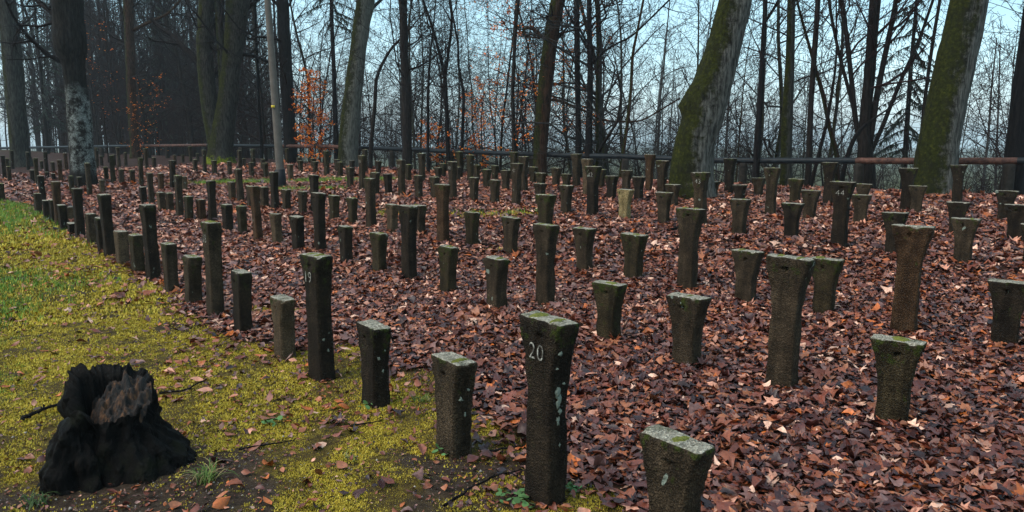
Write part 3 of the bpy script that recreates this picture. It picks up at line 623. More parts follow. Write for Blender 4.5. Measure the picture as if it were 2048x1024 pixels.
# ------------------------------------------------------------------ pale pole
pb = hit(563, 376); pt = at_dist(533, -30, pb[1] + .0); pu = at_dist(500, -400, pb[1])
po = link('metal_pole', None, None, pb); tag(po, 'tall slim pale pole with small yellow tag standing among posts', 'pole')
P = np.array([pb + (pt - pb) * k_ for k_ in (-.03, .1, .3, .5, .7, .9, 1.0)] + [pu]) - pb
v, f = tubes([(P, np.array([.112, .108, .10, .094, .088, .082, .078, .06]))], 16); link('shaft', mesh_from('shaft', v, f, None, True, [M_POLE]), po)
v, f = tubes([(np.array([P[0] + (P[1] - P[0]) * q for q in (0, .5, .95, 1.0)]), np.array([.135, .135, .133, .05]))], 16); link('base_sleeve', mesh_from('base_sleeve', v, f, None, True, [M_BLACK]), po)
tg = at_dist(546, 213, pb[1] - .11) - pb
v, f = tubes([(tg + np.array([(0, 0, -.03), (0, 0, -.028), (0, 0, .028), (0, 0, .03)]), np.array([.01, .05, .05, .01]))], 8); link('yellow_tag', mesh_from('yellow_tag', v, f, None, False, [M_YEL]), po)
v, f = tubes([(np.array([P[-1], P[-1] + (0, .0, .35), P[-1] + (.5, -.1, .6), P[-1] + (1.1, -.2, .62)]), np.array([.07, .055, .045, .04]))], 10); link('arm', mesh_from('arm', v, f, None, True, [M_POLE]), po)

# ------------------------------------------------------------------ trees
UP = np.array((0, 0, 1.0))
def branch_poly(g, start, d, length, r, n=6, wander=.22, trop=.06, tip=.35):
    P = [np.array(start, float)]; d = d / np.linalg.norm(d); rr = [r]
    for i in range(n - 1):
        d = d + g.normal(0, wander, 3) + UP * trop; d /= np.linalg.norm(d)
        P.append(P[-1] + d * length / (n - 1)); rr.append(r * (1 - (1 - tip) * (i + 1) / (n - 1)))
    return np.array(P), np.array(rr)
def side_dir(g, d, ang):
    q = g.normal(0, 1, 3); q -= d * (q @ d); q /= np.linalg.norm(q) + 1e-9
    return d * math.cos(ang) + q * math.sin(ang)
def ramify(g, P, rr, out, level, counts, ratio, minr=.005, f0=.2, ang=(35, 70), trop=.05, droop=0):
    L = np.sum(np.linalg.norm(np.diff(P, axis=0), axis=1)); n = len(P)
    for c in range(counts[0]):
        f = f0 + (1 - f0) * (c + g.uniform(0, 1)) / counts[0]; q = min(f * (n - 1), n - 1.001); i = int(q); k_ = q - i
        s = P[i] * (1 - k_) + P[i + 1] * k_; r = rr[i] * (1 - k_) + rr[i + 1] * k_
        d = P[i + 1] - P[i]; d /= np.linalg.norm(d) + 1e-9
        dd = side_dir(g, d, R(g.uniform(*ang))); dd = dd + UP * (.15 - droop)
        ln = L * ratio[0] * g.uniform(.6, 1.2) * (1.05 - .55 * f)
        bp, br = branch_poly(g, s, dd, ln, max(minr, r * g.uniform(.4, .62)), 6 if level == 0 else 5, .2, trop - droop * .5)
        br = np.maximum(br, minr * .8); out.append((bp, br))
        if len(counts) > 1: ramify(g, bp, br, out, level + 1, counts[1:], ratio[1:], minr, .15, ang, trop, droop)
def trunk_mesh(P, rr, sides, seed, lump=.08, flare=.6, burls=(), extra=None):
    """resample a trunk, roughen it, swell the foot"""
    P = np.array(P, float); rr = np.array(rr, float)
    seglen = np.concatenate([[0], np.cumsum(np.linalg.norm(np.diff(P, axis=0), axis=1))]); n = max(14, int(seglen[-1] / .16)); n = min(n, 90)
    u = np.linspace(0, 1, n) ** 1.25 * seglen[-1]
    Q = np.stack([np.interp(u, seglen, P[:, i]) for i in range(3)], 1); q = np.interp(u, seglen, rr)
    ker = np.array([1, 2, 3, 2, 1.]) / 9
    for i in range(3):
        pad = np.concatenate([2 * Q[0, i] - Q[2:0:-1, i], Q[:, i], 2 * Q[-1, i] - Q[-2:-4:-1, i]]); Q[:, i] = np.convolve(pad, ker, 'valid')
    v, f = tubes([(Q, q)], sides); v = v.reshape(n, sides, 3); a = np.arange(sides) * 2 * math.pi / sides
    d = v - Q[:, None]; hgt = u[:, None] + 0 * a[None]
    ca, sa = np.cos(a)[None] + 0 * hgt, np.sin(a)[None] + 0 * hgt
    k_ = 1 + lump * fbm(ca * 1.6 + seed, sa * 1.6, hgt * .9, seed=seed) + lump * .5 * vnoise(ca * 5, sa * 5 + seed, hgt * 2.2, seed=seed + 2)
    k_ += flare * np.exp(-hgt / .28) * (.45 + .75 * np.clip(vnoise(ca * 1.7 + seed, sa * 1.7, seed=seed + 8), 0, 1))
    for (bh, ba, bs, amp) in burls:
        da = np.angle(np.exp(1j * (a - ba)))[None]; k_ += amp * np.exp(-((hgt - bh) / bs) ** 2 - (da / .55) ** 2)
    return (Q[:, None] + d * k_[:, :, None]).reshape(-1, 3), f, Q, q
TREE_LABELS = {}
def pixel_tree(name, label, pts, Y, yb, mat, twig, seed, hextra=9.0, counts=(9, 5, 3), low=(0, 0), sides=18, flare=.6, burls=(), forks=(), mossless=False, sway=.0, group='trees around the graves'):
    """pts: (centre x, y, width) in the photograph from foot to the frame's top; Y: metres ahead of the camera"""
    g = np.random.default_rng(seed)
    base = None; Q, rr = [], []
    for (x, y, w_) in pts:
        p_ = at_dist(x, y, Y); Q.append(p_); rr.append(w_ / 2 * (p_[1] * cp - (p_[2] - CAM_H) * sp) / FPX)
    gz_ = float(ground(Q[0][0], Q[0][1])); Q[0] = np.array((Q[0][0], Q[0][1], gz_ - .15))
    d = Q[-1] - Q[-2]; d /= np.linalg.norm(d); d[2] = max(d[2], .55); d /= np.linalg.norm(d)
    for k_ in range(4):
        d = d + g.normal(0, .05, 3) + UP * .06; d /= np.linalg.norm(d); Q.append(Q[-1] + d * hextra / 4); rr.append(rr[-1] * .72)
    root = Q[0].copy(); root[2] = gz_
    Q = [q - root for q in Q]
    e = link(name, None, None, root); tag(e, label, 'tree', group)
    v, f, C_, R_ = trunk_mesh(Q, rr, sides, seed, .13, flare * 1.25, burls)
    parts_v, parts_f, off = [v], [f], len(v)
    out = []
    for (fpts, w0, w1) in forks:                                # extra stems traced like the main one
        fp = np.array([at_dist(x, y, Y) - root for x, y in fpts]); dep = Y
        if len(fp) > 1:
            dd = fp[-1] - fp[-2]; dd /= np.linalg.norm(dd); fp = np.vstack([fp, fp[-1] + dd * 1.5 + UP * .8, fp[-1] + dd * 3 + UP * 2.4])
        fr = np.linspace(w0 / 2, w1 / 2, len(fp)) * dep / FPX
        v2, f2, c2, r2 = trunk_mesh(fp, fr, 10, seed + 5, .07, 0); parts_v.append(v2); parts_f.append(f2 + off); off += len(v2)
        ramify(g, c2, r2, out, 0, (10, 4, 3), (.32, .5, .5), .006, .25)
    link('trunk', mesh_from('trunk', np.vstack(parts_v), np.vstack(parts_f), None, True, [mat]), e)
    n = len(C_); i0 = int(n * .72); ramify(g, C_[i0:], R_[i0:], out, 0, counts, (.6, .5, .5), .008, .05)
    if low[0]:
        i1 = int(n * low[1]); bits = []
        ramify(g, C_[i1:], R_[i1:] * .45, bits, 0, (low[0] + 6, 8, 4), (.29, .5, .5), .006, .02, (50, 95), .02); out += bits
    if out:
        v, f = tubes(out, 4); link('crown', mesh_from('crown', v, f, None, True, [twig]), e)
    return e
pixel_tree('mossy_tree', 'thick leaning tree, moss on its left and pale bark on its right', [(1388, 404, 84), (1382, 360, 84), (1388, 300, 80), (1404, 232, 80), (1417, 190, 76), (1446, 100, 66), (1471, 0, 63)], 15.6, 404, B_MOSSY, B_TWIG, 1, 8, (7, 5, 3), (0, 0), 28, .28, burls=((1.95, math.pi * .5, .11, .42), (2.2, math.pi * .5, .2, .22)))
pixel_tree('mossy_tree', 'thick mossy tree right of the clump, leaning right with grey side', [(1866, 388, 78), (1868, 360, 78), (1875, 300, 77), (1895, 200, 72), (1917, 100, 71), (1938, 0, 69)], 16.6, 388, B_MOSSY, B_TWIG, 2, 9, (7, 5, 3), (0, 0), 28, .25)
pixel_tree('dark_tree', 'dark thick trunk cut by the right edge', [(2026, 396, 36), (2028, 340, 36), (2042, 205, 38), (2056, 100, 36), (2068, 0, 34)], 17.2, 396, B_BLACK, B_TWIG, 3, 9)
pixel_tree('lichened_tree', 'knobbly tree, black above and white lichen on its lower trunk', [(168, 358, 48), (164, 300, 44), (158, 240, 44), (150, 160, 42), (146, 128, 42), (142, 100, 58), (139, 75, 60), (136, 40, 54), (134, 0, 58)], 23.5, 358, B_LICHEN, B_TWIG, 4, 9, (8, 5, 3), (6, .3), 24, .25)
pixel_tree('grey_tree', 'grey thick trunk leaning left at the left edge', [(42, 330, 40), (39, 300, 34), (27, 140, 36), (14, 0, 32)], 36, 330, B_GREY, B_TWIG, 5, 9, (8, 5, 3), (4, .35), 20, .3)
pixel_tree('twin_tree', 'twin-trunked mossy tree with bright moss at its foot', [(441, 326, 56), (442, 300, 46), (445, 262, 44), (456, 200, 38), (464, 120, 36), (470, 60, 38), (476, 0, 46)], 35, 326, B_TWIN, B_TWIG, 6, 9, (9, 5, 3), (6, .3), 22, .5,
           forks=(([(436, 310), (428, 262), (420, 220), (412, 150), (408, 85), (413, 20), (414, -40)], 34, 25), ([(446, 200), (442, 100), (438, 40), (434, -20)], 14, 12)))
pixel_tree('dark_tree', 'slim dark trunk between the lichened tree and the twin tree', [(271, 318, 20), (270, 290, 18), (263, 180, 18), (259, 75, 18), (256, 0, 19)], 43, 318, B_BROWN, B_TWIG, 7, 9, (9, 5, 3), (6, .3), 14, .3, forks=(([(264, 62), (290, 48), (318, 36), (336, 28)], 7, 3),))
pixel_tree('dark_tree', 'black straight trunk just right of the pale pole', [(582, 332, 26), (581, 290, 25), (573, 150, 25), (565, 0, 24)], 35.5, 332, B_BLACK, B_TWIG, 8, 10, (9, 5, 3), (8, .25), 16, .25)
pixel_tree('pale_tree', 'pale slanting trunk with dark mossy left side', [(697, 338, 38), (696, 290, 40), (705, 200, 36), (716, 100, 32), (731, 0, 35)], 30.5, 338, B_PALE, B_TWIG_GREY, 9, 10, (9, 5, 3), (5, .4), 18, .3)
pixel_tree('dark_tree', 'straight dark trunk standing alone just behind the rail', [(814, 345, 20), (814, 300, 19), (813, 200, 20), (808, 100, 16), (806, 0, 17)], 28.2, 345, B_DARK, B_TWIG, 10, 10, (9, 5, 3), (9, .25), 14, .2)
pixel_tree('forked_tree', 'slender black young tree forking into a V', [(897, 345, 10), (896, 290, 9), (890, 150, 8), (876, 95, 6), (860, 40, 5.5), (846, 0, 5)], 27, 345, B_BLACK, B_TWIG, 11, 5, (8, 5, 3), (8, .3), 10, .2, forks=(([(891, 150), (898, 95), (905, 40), (899, 0)], 6, 4),))
pixel_tree('thin_tree', 'thin upright black stem left of the forked tree', [(857, 350, 7), (856, 290, 6), (856, 180, 5.5), (860, 110, 4), (866, 60, 3), (872, 0, 2.5)], 26.5, 350, B_BLACK, B_TWIG, 12, 4, (8, 5, 3), (9, .2), 8, .2)
pixel_tree('thin_tree', 'thin wavy dark stem right of the forked tree', [(923, 350, 7), (924, 290, 6.5), (928, 184, 6), (916, 130, 5), (917, 90, 4), (911, 61, 4), (902, 10, 3)], 26, 350, B_BLACK, B_TWIG, 13, 4, (8, 5, 3), (9, .2), 8, .2)
pixel_tree('thin_tree', 'thin upright dark stem left of the brown leafy trunk', [(1030, 360, 9), (1028, 290, 9), (1025, 180, 7.5), (1031, 60, 7), (1037, 0, 6)], 24.6, 360, B_DARK, B_TWIG, 14, 6, (8, 5, 3), (9, .2), 10, .2)
pixel_tree('brown_tree', 'brown trunk leaning right with a crooked arching branch', [(1079, 366, 30), (1080, 300, 28), (1088, 200, 29), (1101, 75, 28), (1116, 0, 28)], 24.3, 366, B_BROWN, B_TWIG, 15, 10, (9, 5, 3), (6, .3), 18, .3,
           forks=(([(1095, 82), (1078, 68), (1062, 52), (1046, 54), (1039, 64), (1050, 72), (1066, 78)], 8, 3), ([(1092, 200), (1118, 200), (1145, 212), (1180, 226), (1203, 242)], 6, 3)))
pixel_tree('dark_tree', 'left one of two close dark straight trunks', [(1157, 366, 15), (1157, 300, 13), (1155, 150, 11), (1153, 0, 11)], 23.8, 366, B_BLACK, B_TWIG, 16, 9, (9, 5, 3), (7, .25), 12, .2)
pixel_tree('dark_tree', 'right one of two close dark trunks, with a rising limb', [(1178, 368, 16), (1177, 300, 15), (1181, 140, 11), (1179, 60, 10), (1178, 0, 10)], 23.4, 368, B_BLACK, B_TWIG, 17, 9, (9, 5, 3), (7, .25), 12, .2, forks=(([(1183, 130), (1205, 105), (1230, 88), (1262, 75)], 5, 3),))
pixel_tree('thin_tree', 'curved thin reddish stem leaning right', [(1240, 366, 8), (1243, 330, 7), (1256, 240, 7), (1262, 180, 6), (1265, 109, 6), (1275, 60, 5), (1287, 0, 5)], 22.8, 366, B_BROWN, B_TWIG_RED, 18, 5, (8, 5, 3), (8, .25), 9, .2)
pixel_tree('dark_tree', 'thin black trunk right of the leaning mossy tree', [(1511, 392, 14), (1513, 330, 13), (1520, 200, 11), (1528, 60, 9), (1531, 0, 9)], 20.3, 392, B_BLACK, B_TWIG, 19, 8, (8, 5, 3), (7, .3), 12, .2, forks=(([(1530, 44), (1545, 22), (1558, 0)], 6, 4),))
pixel_tree('grey_tree', 'grey trunk with bent base near the rail', [(1573, 382, 24), (1572, 320, 22), (1574, 232, 22), (1579, 150, 18), (1583, 0, 15)], 20.8, 382, B_GREY, B_TWIG_GREY, 20, 8, (8, 5, 3), (7, .25), 14, .25)
pixel_tree('thin_tree', 'slim brown trunk between grey trunk and many-stemmed clump', [(1614, 390, 14), (1618, 320, 12), (1622, 200, 11), (1630, 90, 11), (1636, 0, 10)], 20.5, 390, B_DARK, B_TWIG_RED, 21, 8, (8, 5, 3), (9, .25), 12, .2)
pixel_tree('clump_tree', 'many-stemmed dark clump of trunks left of right mossy tree', [(1732, 390, 40), (1731, 330, 34), (1728, 270, 22), (1736, 150, 16), (1747, 0, 15)], 20, 390, B_DARK, B_TWIG_RED, 22, 8, (8, 5, 3), (7, .3), 16, .35,
           forks=(([(1724, 300), (1712, 250), (1702, 150), (1692, 60), (1682, 0)], 10, 7), ([(1738, 300), (1752, 200), (1768, 120), (1785, 40), (1792, 0)], 12, 7), ([(1740, 310), (1762, 260), (1790, 190), (1815, 130), (1835, 90)], 9, 4), ([(1722, 280), (1700, 190), (1676, 100), (1660, 20)], 7, 5), ([(1734, 260), (1746, 150), (1752, 60), (1758, 0)], 9, 7)))
pixel_tree('thin_tree', 'dark crooked stem slanting right in front of the clump', [(1680, 378, 10), (1688, 335, 9), (1700, 295, 9), (1713, 263, 8), (1735, 245, 6), (1756, 232, 4)], 19.5, 378, B_BLACK, B_TWIG, 23, 1.2, (4, 3, 2), (0, 0), 9, .2)
pixel_tree('thin_tree', 'thin stem crossing left of the clump, leaning right', [(1614, 388, 8), (1632, 330, 8), (1655, 240, 7), (1668, 160, 5), (1674, 100, 4), (1672, 30, 3)], 21, 388, B_DARK, B_TWIG_RED, 24, 3, (6, 4, 3), (6, .3), 8, .2)
pixel_tree('thin_tree', 'thin mossy stem bent left, just left of the clump', [(1682, 340, 11), (1674, 305, 10), (1660, 260, 9), (1648, 200, 8), (1632, 140, 7), (1612, 70, 6), (1596, 10, 5)], 21.5, 340, B_BROWN, B_TWIG_RED, 25, 4, (6, 4, 3), (6, .3), 8, .2)
pixel_tree('thin_tree', 'crooked dark stem left of the straight dark trunk', [(740, 345, 9), (742, 290, 8), (750, 210, 8), (752, 155, 7), (768, 120, 6), (785, 92, 5), (800, 80, 4)], 29, 345, B_DARK, B_TWIG, 26, 2, (6, 4, 3), (7, .25), 8, .2)
pixel_tree('thin_tree', 'slim dark stem between twin tree and pale pole', [(524, 322, 7), (523, 280, 6), (517, 190, 5), (514, 100, 5), (510, 0, 4)], 36, 322, B_BLACK, B_TWIG, 27, 6, (7, 5, 3), (8, .25), 8, .2)
pixel_tree('thin_tree', 'thin dark stem beside the right mossy tree, leaning right', [(1836, 350, 8), (1842, 280, 8), (1852, 180, 7), (1866, 80, 7), (1880, 0, 6)], 19.5, 350, B_DARK, B_TWIG, 28, 6, (7, 5, 3), (7, .3), 8, .2)
# --- slim wood-edge trees: a few kinds, then copies
def proto_tree(seed, h, r, nb, twig, barkm, first=.14):
    g = np.random.default_rng(seed); P = [np.zeros(3) - UP * .3]; d = UP.copy(); rr = [r * 1.15]
    for i in range(11):
        d = d + g.normal(0, .055, 3) + UP * .05; d /= np.linalg.norm(d); P.append(P[-1] + d * (h + .3) / 11); rr.append(r * (1 - .86 * (i + 1) / 11))
    v, f, C_, R_ = trunk_mesh(P, rr, 9, seed, .06, .25)
    tm = mesh_from('trunk', v, f, None, True, [barkm])
    out = []; ramify(g, C_, R_, out, 0, (nb + 7, 7, 5), (.32, .55, .5), .006, first, (48, 86), .035)
    v, f = tubes(out, 3); cm = mesh_from('crown', v, f, None, True, [twig])
    return tm, cm
PROTO = [proto_tree(300 + i, h, r_, nb, tw, bk) for i, (h, r_, nb, tw, bk) in enumerate([(10, .07, 20, B_TWIG, B_DARK), (12.5, .10, 24, B_TWIG_GREY, B_GREY), (9, .05, 18, B_TWIG_RED, B_DARK), (14, .14, 24, B_TWIG, B_DARK), (11, .06, 22, B_TWIG_GREY, B_GREY), (8, .045, 18, B_TWIG_RED, B_BROWN), (16, .17, 26, B_TWIG, B_BLACK), (13, .08, 22, B_TWIG_RED, B_DARK)])]
KIND = ['dark slim', 'grey', 'thin reddish', 'stout dark', 'pale grey slim', 'small reddish', 'stout black', 'tall reddish']
LM = [(-900, 60, 'left of the grey edge trunk'), (60, 150, 'between grey edge trunk and lichened tree'), (150, 270, 'right of the lichened tree'), (270, 430, 'left of the twin tree'), (430, 545, 'between twin tree and pale pole'), (545, 700, 'between pale pole and pale slanting trunk'), (700, 810, 'right of the pale slanting trunk'), (810, 900, 'right of the straight dark trunk'), (900, 1030, 'right of the forked tree'), (1030, 1160, 'around the brown leaning trunk'), (1160, 1260, 'right of the two dark trunks'), (1260, 1390, 'left of the leaning mossy tree'), (1390, 1520, 'right of the leaning mossy tree'), (1520, 1620, 'around the bent grey trunk'), (1620, 1740, 'left of the clump'), (1740, 1870, 'right of the clump'), (1870, 2030, 'right of the right mossy tree'), (2030, 4000, 'at the right edge')]
g = np.random.default_rng(77); spots = []
def try_spot(s, t_, mind):
    x, y = FL + FN * s + FD * t_
    if y < 8 or any((x - a) ** 2 + (y - b) ** 2 < mind ** 2 for a, b, *_ in spots): return
    spots.append((x, y, s, t_))
for k_ in range(420): try_spot(-g.uniform(1.5, 26), g.uniform(-16, 62), 2.0)
for k_ in range(95): try_spot(-g.uniform(2.5, 24), g.uniform(-24, 10), 1.5)
tcount, rows_ = {}, []
for (x, y, s, t_) in spots:
    z = float(ground(x, y)); px, py = project((x, y, z + 3))
    if not -250 < px < 2300: continue
    if g.random() < .25 * float(sstep(430, 640, px)): continue
    rows_.append((px, x, y, z, s, t_))
rows_.sort()
for j, (px, x, y, z, s, t_) in enumerate(rows_[:260]):
    ki = int(g.choice(8, p=[.17, .16, .15, .09, .16, .1, .05, .12] if t_ < 12 else [.2, .04, .22, .16, .04, .1, .1, .14])); 
    if px > 520 and ki in (0, 3, 6): ki = (4, 2, 5)[(0, 3, 6).index(ki)]
    tm, cm = PROTO[ki]
    e = link('bare_tree', None, None, (x, y, z - .05)); e.rotation_euler = (R(g.normal(0, 2.5)), R(g.normal(0, 2.5)), g.uniform(0, 6.28)); sc = g.uniform(.85, 1.25); e.scale = (sc, sc, sc * g.uniform(.95, 1.15))
    link('trunk', tm, e); link('crown', cm, e)
    lm = [q for q in LM if q[0] <= px < q[1]][0][2]; key = (ki, lm); c_ = tcount[key] = tcount.get(key, 0) + 1
    w_ = ['first', 'second', 'third', 'fourth', 'fifth', 'sixth', 'seventh', 'eighth', 'ninth', 'tenth', 'eleventh', 'twelfth'][min(c_ - 1, 11)]
    tag(e, f'{w_} {KIND[ki]} tree from left beyond rail, {lm}', 'tree', 'bare trees beyond the rail')
# --- the wood further off reads as one mass
def merged(points, protos, seed, name, label, mats, cat):
    g = np.random.default_rng(seed); V, F, MI, off = [], [], [], 0
    data = []
    for (tm, cm) in protos:
        dd = []
        for mi, me in enumerate((tm, cm)):
            v = np.empty(len(me.vertices) * 3, np.float32); me.vertices.foreach_get('co', v); f = np.empty(len(me.loops), np.int32); me.loops.foreach_get('vertex_index', f); dd.append((v.reshape(-1, 3), f.reshape(-1, 4)))
        data.append(dd)
    for (x, y) in points:
        dd = data[g.integers(len(data))]; a = g.uniform(0, 6.28); sc = g.uniform(.8, 1.4); z = float(ground(x, y))
        for mi, (v, f) in enumerate(dd):
            q = np.stack([(v[:, 0] * math.cos(a) - v[:, 1] * math.sin(a)) * sc + x, (v[:, 0] * math.sin(a) + v[:, 1] * math.cos(a)) * sc + y, v[:, 2] * sc * 1.1 + z], 1)
            V.append(q); F.append(f + off); off += len(q)
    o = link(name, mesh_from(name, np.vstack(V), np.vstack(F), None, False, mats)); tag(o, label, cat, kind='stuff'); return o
FARP = []
for i, (h, r_, nb, tw) in enumerate([(15, .11, 20, 0), (18, .16, 22, 0), (12, .07, 18, 0)]):
    g2 = np.random.default_rng(500 + i); P = [np.zeros(3) - UP * .3]; d = UP.copy(); rr = [r_]
    for q in range(7):
        d = d + g2.normal(0, .05, 3) + UP * .05; d /= np.linalg.norm(d); P.append(P[-1] + d * h / 7); rr.append(r_ * (1 - .8 * (q + 1) / 7))
    v, f = tubes([(np.array(P), np.array(rr))], 6); tm = mesh_from('trunk', v, f); out = []
    ramify(g2, np.array(P), np.array(rr), out, 0, (nb, 5, 3), (.24, .5, .5), .012, .12, (35, 70), .07); v, f = tubes(out, 3); FARP.append((tm, mesh_from('crown', v, f)))
g = np.random.default_rng(91); pts = []
for k_ in range(110):
    s, t_ = -g.uniform(30, 110), g.uniform(-70, 60); pts.append(FL + FN * s + FD * t_)
for k_ in range(130):
    s, t_ = -g.uniform(110, 420), g.uniform(-330, 250); pts.append(FL + FN * s + FD * t_)
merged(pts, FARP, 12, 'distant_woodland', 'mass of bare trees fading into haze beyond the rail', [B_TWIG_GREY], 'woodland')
pts = []
for k_ in range(900):
    s, t_ = -g.uniform(6, 62), g.uniform(16, 105); q = FL + FN * s + FD * t_
    if project((q[0], q[1], 2.0))[0] > 330 + g.uniform(0, 260) or len(pts) > 400: continue
    pts.append(q)
merged(pts, FARP, 13, 'dark_woodland', 'dense dark wood filling the left background', [B_TWIG], 'woodland')
# --- brushwood along the bank
g = np.random.default_rng(15); polys = []
for k_ in range(900):
    left = g.random() < .5
    s, t_ = -g.uniform(1.0, 16), (g.uniform(14, 62) if left else g.uniform(-14, 16)); x, y = FL + FN * s + FD * t_
    if y < 9 or (not left and g.random() < .5): continue
    z = float(ground(x, y)); h = g.uniform(1.2, 4.2) * (1.15 if left else 1); d = UP + g.normal(0, .28, 3)
    P, rr = branch_poly(g, (x, y, z - .05), d, h, g.uniform(.008, .018), 6, .12, .05); polys.append((P, rr))
    ramify(g, P, rr, polys, 0, (7, 3), (.4, .45), .0045, .15, (30, 70), .06)
v, f = tubes(polys, 3); bo = link('brushwood', mesh_from('brushwood', v, f, None, False, [B_TWIG_RED])); tag(bo, 'tangle of thin bare brushwood along the bank beyond the rail', 'brushwood', kind='stuff')

# --- orange-leaved beeches
def beech(px, Y, h, seed, nb, dens, label, first=.08, r=.03, wide=.3, conic=True, lmin=0.0, lmax=99):
    g = np.random.default_rng(seed); x = at_dist(px, 300, Y)[0]; z = float(ground(x, Y)); P = [np.zeros(3) - UP * .1]; d = UP.copy(); rr = [r]
    for i in range(8):
        d = d + g.normal(0, .05, 3) + UP * .06; d /= np.linalg.norm(d); P.append(P[-1] + d * h / 8); rr.append(r * (1 - .8 * (i + 1) / 8))
    P, rr = np.array(P), np.array(rr); e = link('beech_sapling', None, None, (x, Y, z)); tag(e, label, 'tree', 'beech saplings keeping orange leaves')
    v, f = tubes([(P, rr)], 8); link('trunk', mesh_from('trunk', v, f, None, True, [B_DARK]), e)
    out = []; ramify(g, P, rr, out, 0, (nb, 5), (wide, .45), .004, first, (65, 95), .0); v, f = tubes(out, 3); link('crown', mesh_from('crown', v, f, None, True, [B_TWIG]), e)
    V, F, Cc, off = [], [], [], 0
    for bp, br in out:
        if not lmin <= bp[-1][2] <= lmax: continue
        for q in range(g.poisson(dens)):
            u = g.uniform(.15, 1) * (len(bp) - 1.01); i = int(u); p_ = bp[i] + (bp[i + 1] - bp[i]) * (u - i) + g.normal(0, .035, 3)
            a = g.uniform(0, 6.28); L_ = g.uniform(.065, .105); dd = np.array((math.cos(a), math.sin(a), -g.uniform(0, .9))); dd /= np.linalg.norm(dd); sd = np.cross(dd, UP + g.normal(0, .5, 3)); sd /= np.linalg.norm(sd) + 1e-9
            V += [p_, p_ + dd * L_ * .45 + sd * L_ * .3, p_ + dd * L_, p_ + dd * L_ * .45 - sd * L_ * .3]; F.append([off, off + 1, off + 2, off + 3]); off += 4
            Cc += [np.array((.72, .18, .018)) * g.uniform(.5, 1.3) * (1, g.uniform(.7, 1.3), 1)] * 4
    link('foliage', mesh_from('foliage', np.array(V), np.array(F), np.array(Cc), False, [M_BEECH]), e)
beech(630, 33, 4.2, 1, 40, 11, 'small dense orange-leaved beech sapling behind the rail', r=.03, wide=.30)
beech(1052, 25, 6.5, 2, 36, 5.5, 'sparse orange-leaved beech in front of the brown trunk', wide=.28, lmin=1.2)
beech(1125, 25.5, 7.0, 3, 34, 4.5, 'tall sparse orange-leaved beech between the brown trunk and dark trunks', wide=.26, lmin=1.6)
beech(965, 27, 3.4, 4, 26, 7, 'low orange-leaved beech beside the wavy thin stem', wide=.42)
beech(862, 28.5, 2.0, 5, 18, 6, 'low orange-leaved beech at the foot of the forked tree', wide=.45)
beech(285, 40, 4.5, 6, 26, 2.2, 'faint orange-leaved beech right of the slim trunk', wide=.4)
beech(215, 38, 7.0, 7, 28, 1.4, 'sparse reddish beech right of the lichened tree', wide=.3, lmin=2.5)
beech(1000, 30, 9.0, 8, 32, 3.2, 'tall thin beech with red leaves high between stems', wide=.26, lmin=4.5)
# --- spruce boughs hanging into the frame top: whole spruces
def spruce(px, Y, h, seed, label, low):
    g = np.random.default_rng(seed); x = at_dist(px, 300, Y)[0]; z = float(ground(x, Y)); e = link('spruce', None, None, (x, Y, z)); tag(e, label, 'tree', 'spruces among the bare trees')
    P = np.array([(0, 0, -.2), (.03, 0, h * .3), (.0, .05, h * .6), (0, 0, h)]); v, f = tubes([(P, np.array([.13, .10, .07, .02]))], 9); link('trunk', mesh_from('trunk', v, f, None, True, [B_BLACK]), e)
    br, tri, cc = [], [], []
    for k_ in range(70):
        zz = low + (h - low) * (k_ / 70) ** 1.1; L_ = (.5 + 2.2 * (1 - zz / h)) * g.uniform(.7, 1.1); a = g.uniform(0, 6.28); d = np.array((math.cos(a), math.sin(a), -.15))
        bp, b_ = branch_poly(g, (0, 0, zz), d, L_, .018, 7, .06, -.09); br.append((bp, b_))
        for q in range(int(70 * L_)):
            u = g.uniform(.12, 1) * 5.99; i = int(u); p_ = bp[i] + (bp[i + 1] - bp[i]) * (u - i); dd = np.array((g.normal(0, .35), g.normal(0, .35), -1)); ln = g.uniform(.08, .28); s_ = g.normal(0, 1, 3) * .012
            tri += [p_ - s_, p_ + s_, p_ + dd * ln]; cc += [np.array((.012, .022, .012)) * g.uniform(.5, 1.6)] * 3
    v, f = tubes(br, 4); cr = link('crown', mesh_from('crown', v, f, None, True, [B_TWIG]), e)
    link('needles', mesh_from('needles', np.array(tri), np.arange(len(tri)).reshape(-1, 3), np.array(cc), False, [M_NEEDLE]), cr)
spruce(672, 36, 15, 1, 'dark spruce with drooping boughs left of the pale slanting trunk', 6.6)
spruce(1810, 27, 13, 2, 'dark spruce with thin drooping boughs right of the clump', 5.0)
spruce(330, 58, 18, 3, 'dark spruce deep in the left wood left of twin tree', 2)
spruce(95, 55, 18, 4, 'dark spruce deep in the left wood left of lichened tree', 2)

# ------------------------------------------------------------------ rotten stump
m, t, p = new_mat('stump_bark'); k = N(t); v = k.coord('Object', (1, 1, .35), rand=False)
vr = k.coord('Object', rand=False)
b = k.ramp(k.noise(v, 16, 7, .65), [(.32, (.0015, .0013, .0013)), (.6, (.006, .0048, .004)), (.8, (.028, .018, .011))])
b = k.mix(k.ramp(k.noise(vr, 6, 6, .7), [(.55, 0.), (.68, .8)]), b, (.010, .011, .0035))
k.l(b, p.inputs['Base Color']); p.inputs['Roughness'].default_value = .6; p.inputs['Specular IOR Level'].default_value = .12; k.bump(k.noise(v, 30, 7, .7), p, 1, .04); M_STB = m
m, t, p = new_mat('rotten_wood'); k = N(t); v = k.coord('Object', (1, 1, .3), rand=False)
k.l(k.ramp(k.noise(v, 22, 7, .7), [(.42, (.003, .0025, .002)), (.52, (.02, .009, .004)), (.63, (.12, .05, .017)), (.82, (.27, .14, .06))]), p.inputs['Base Color']); p.inputs['Roughness'].default_value = .8
k.bump(k.noise(v, 50, 6, .7), p, 1, .02); M_ROT = m
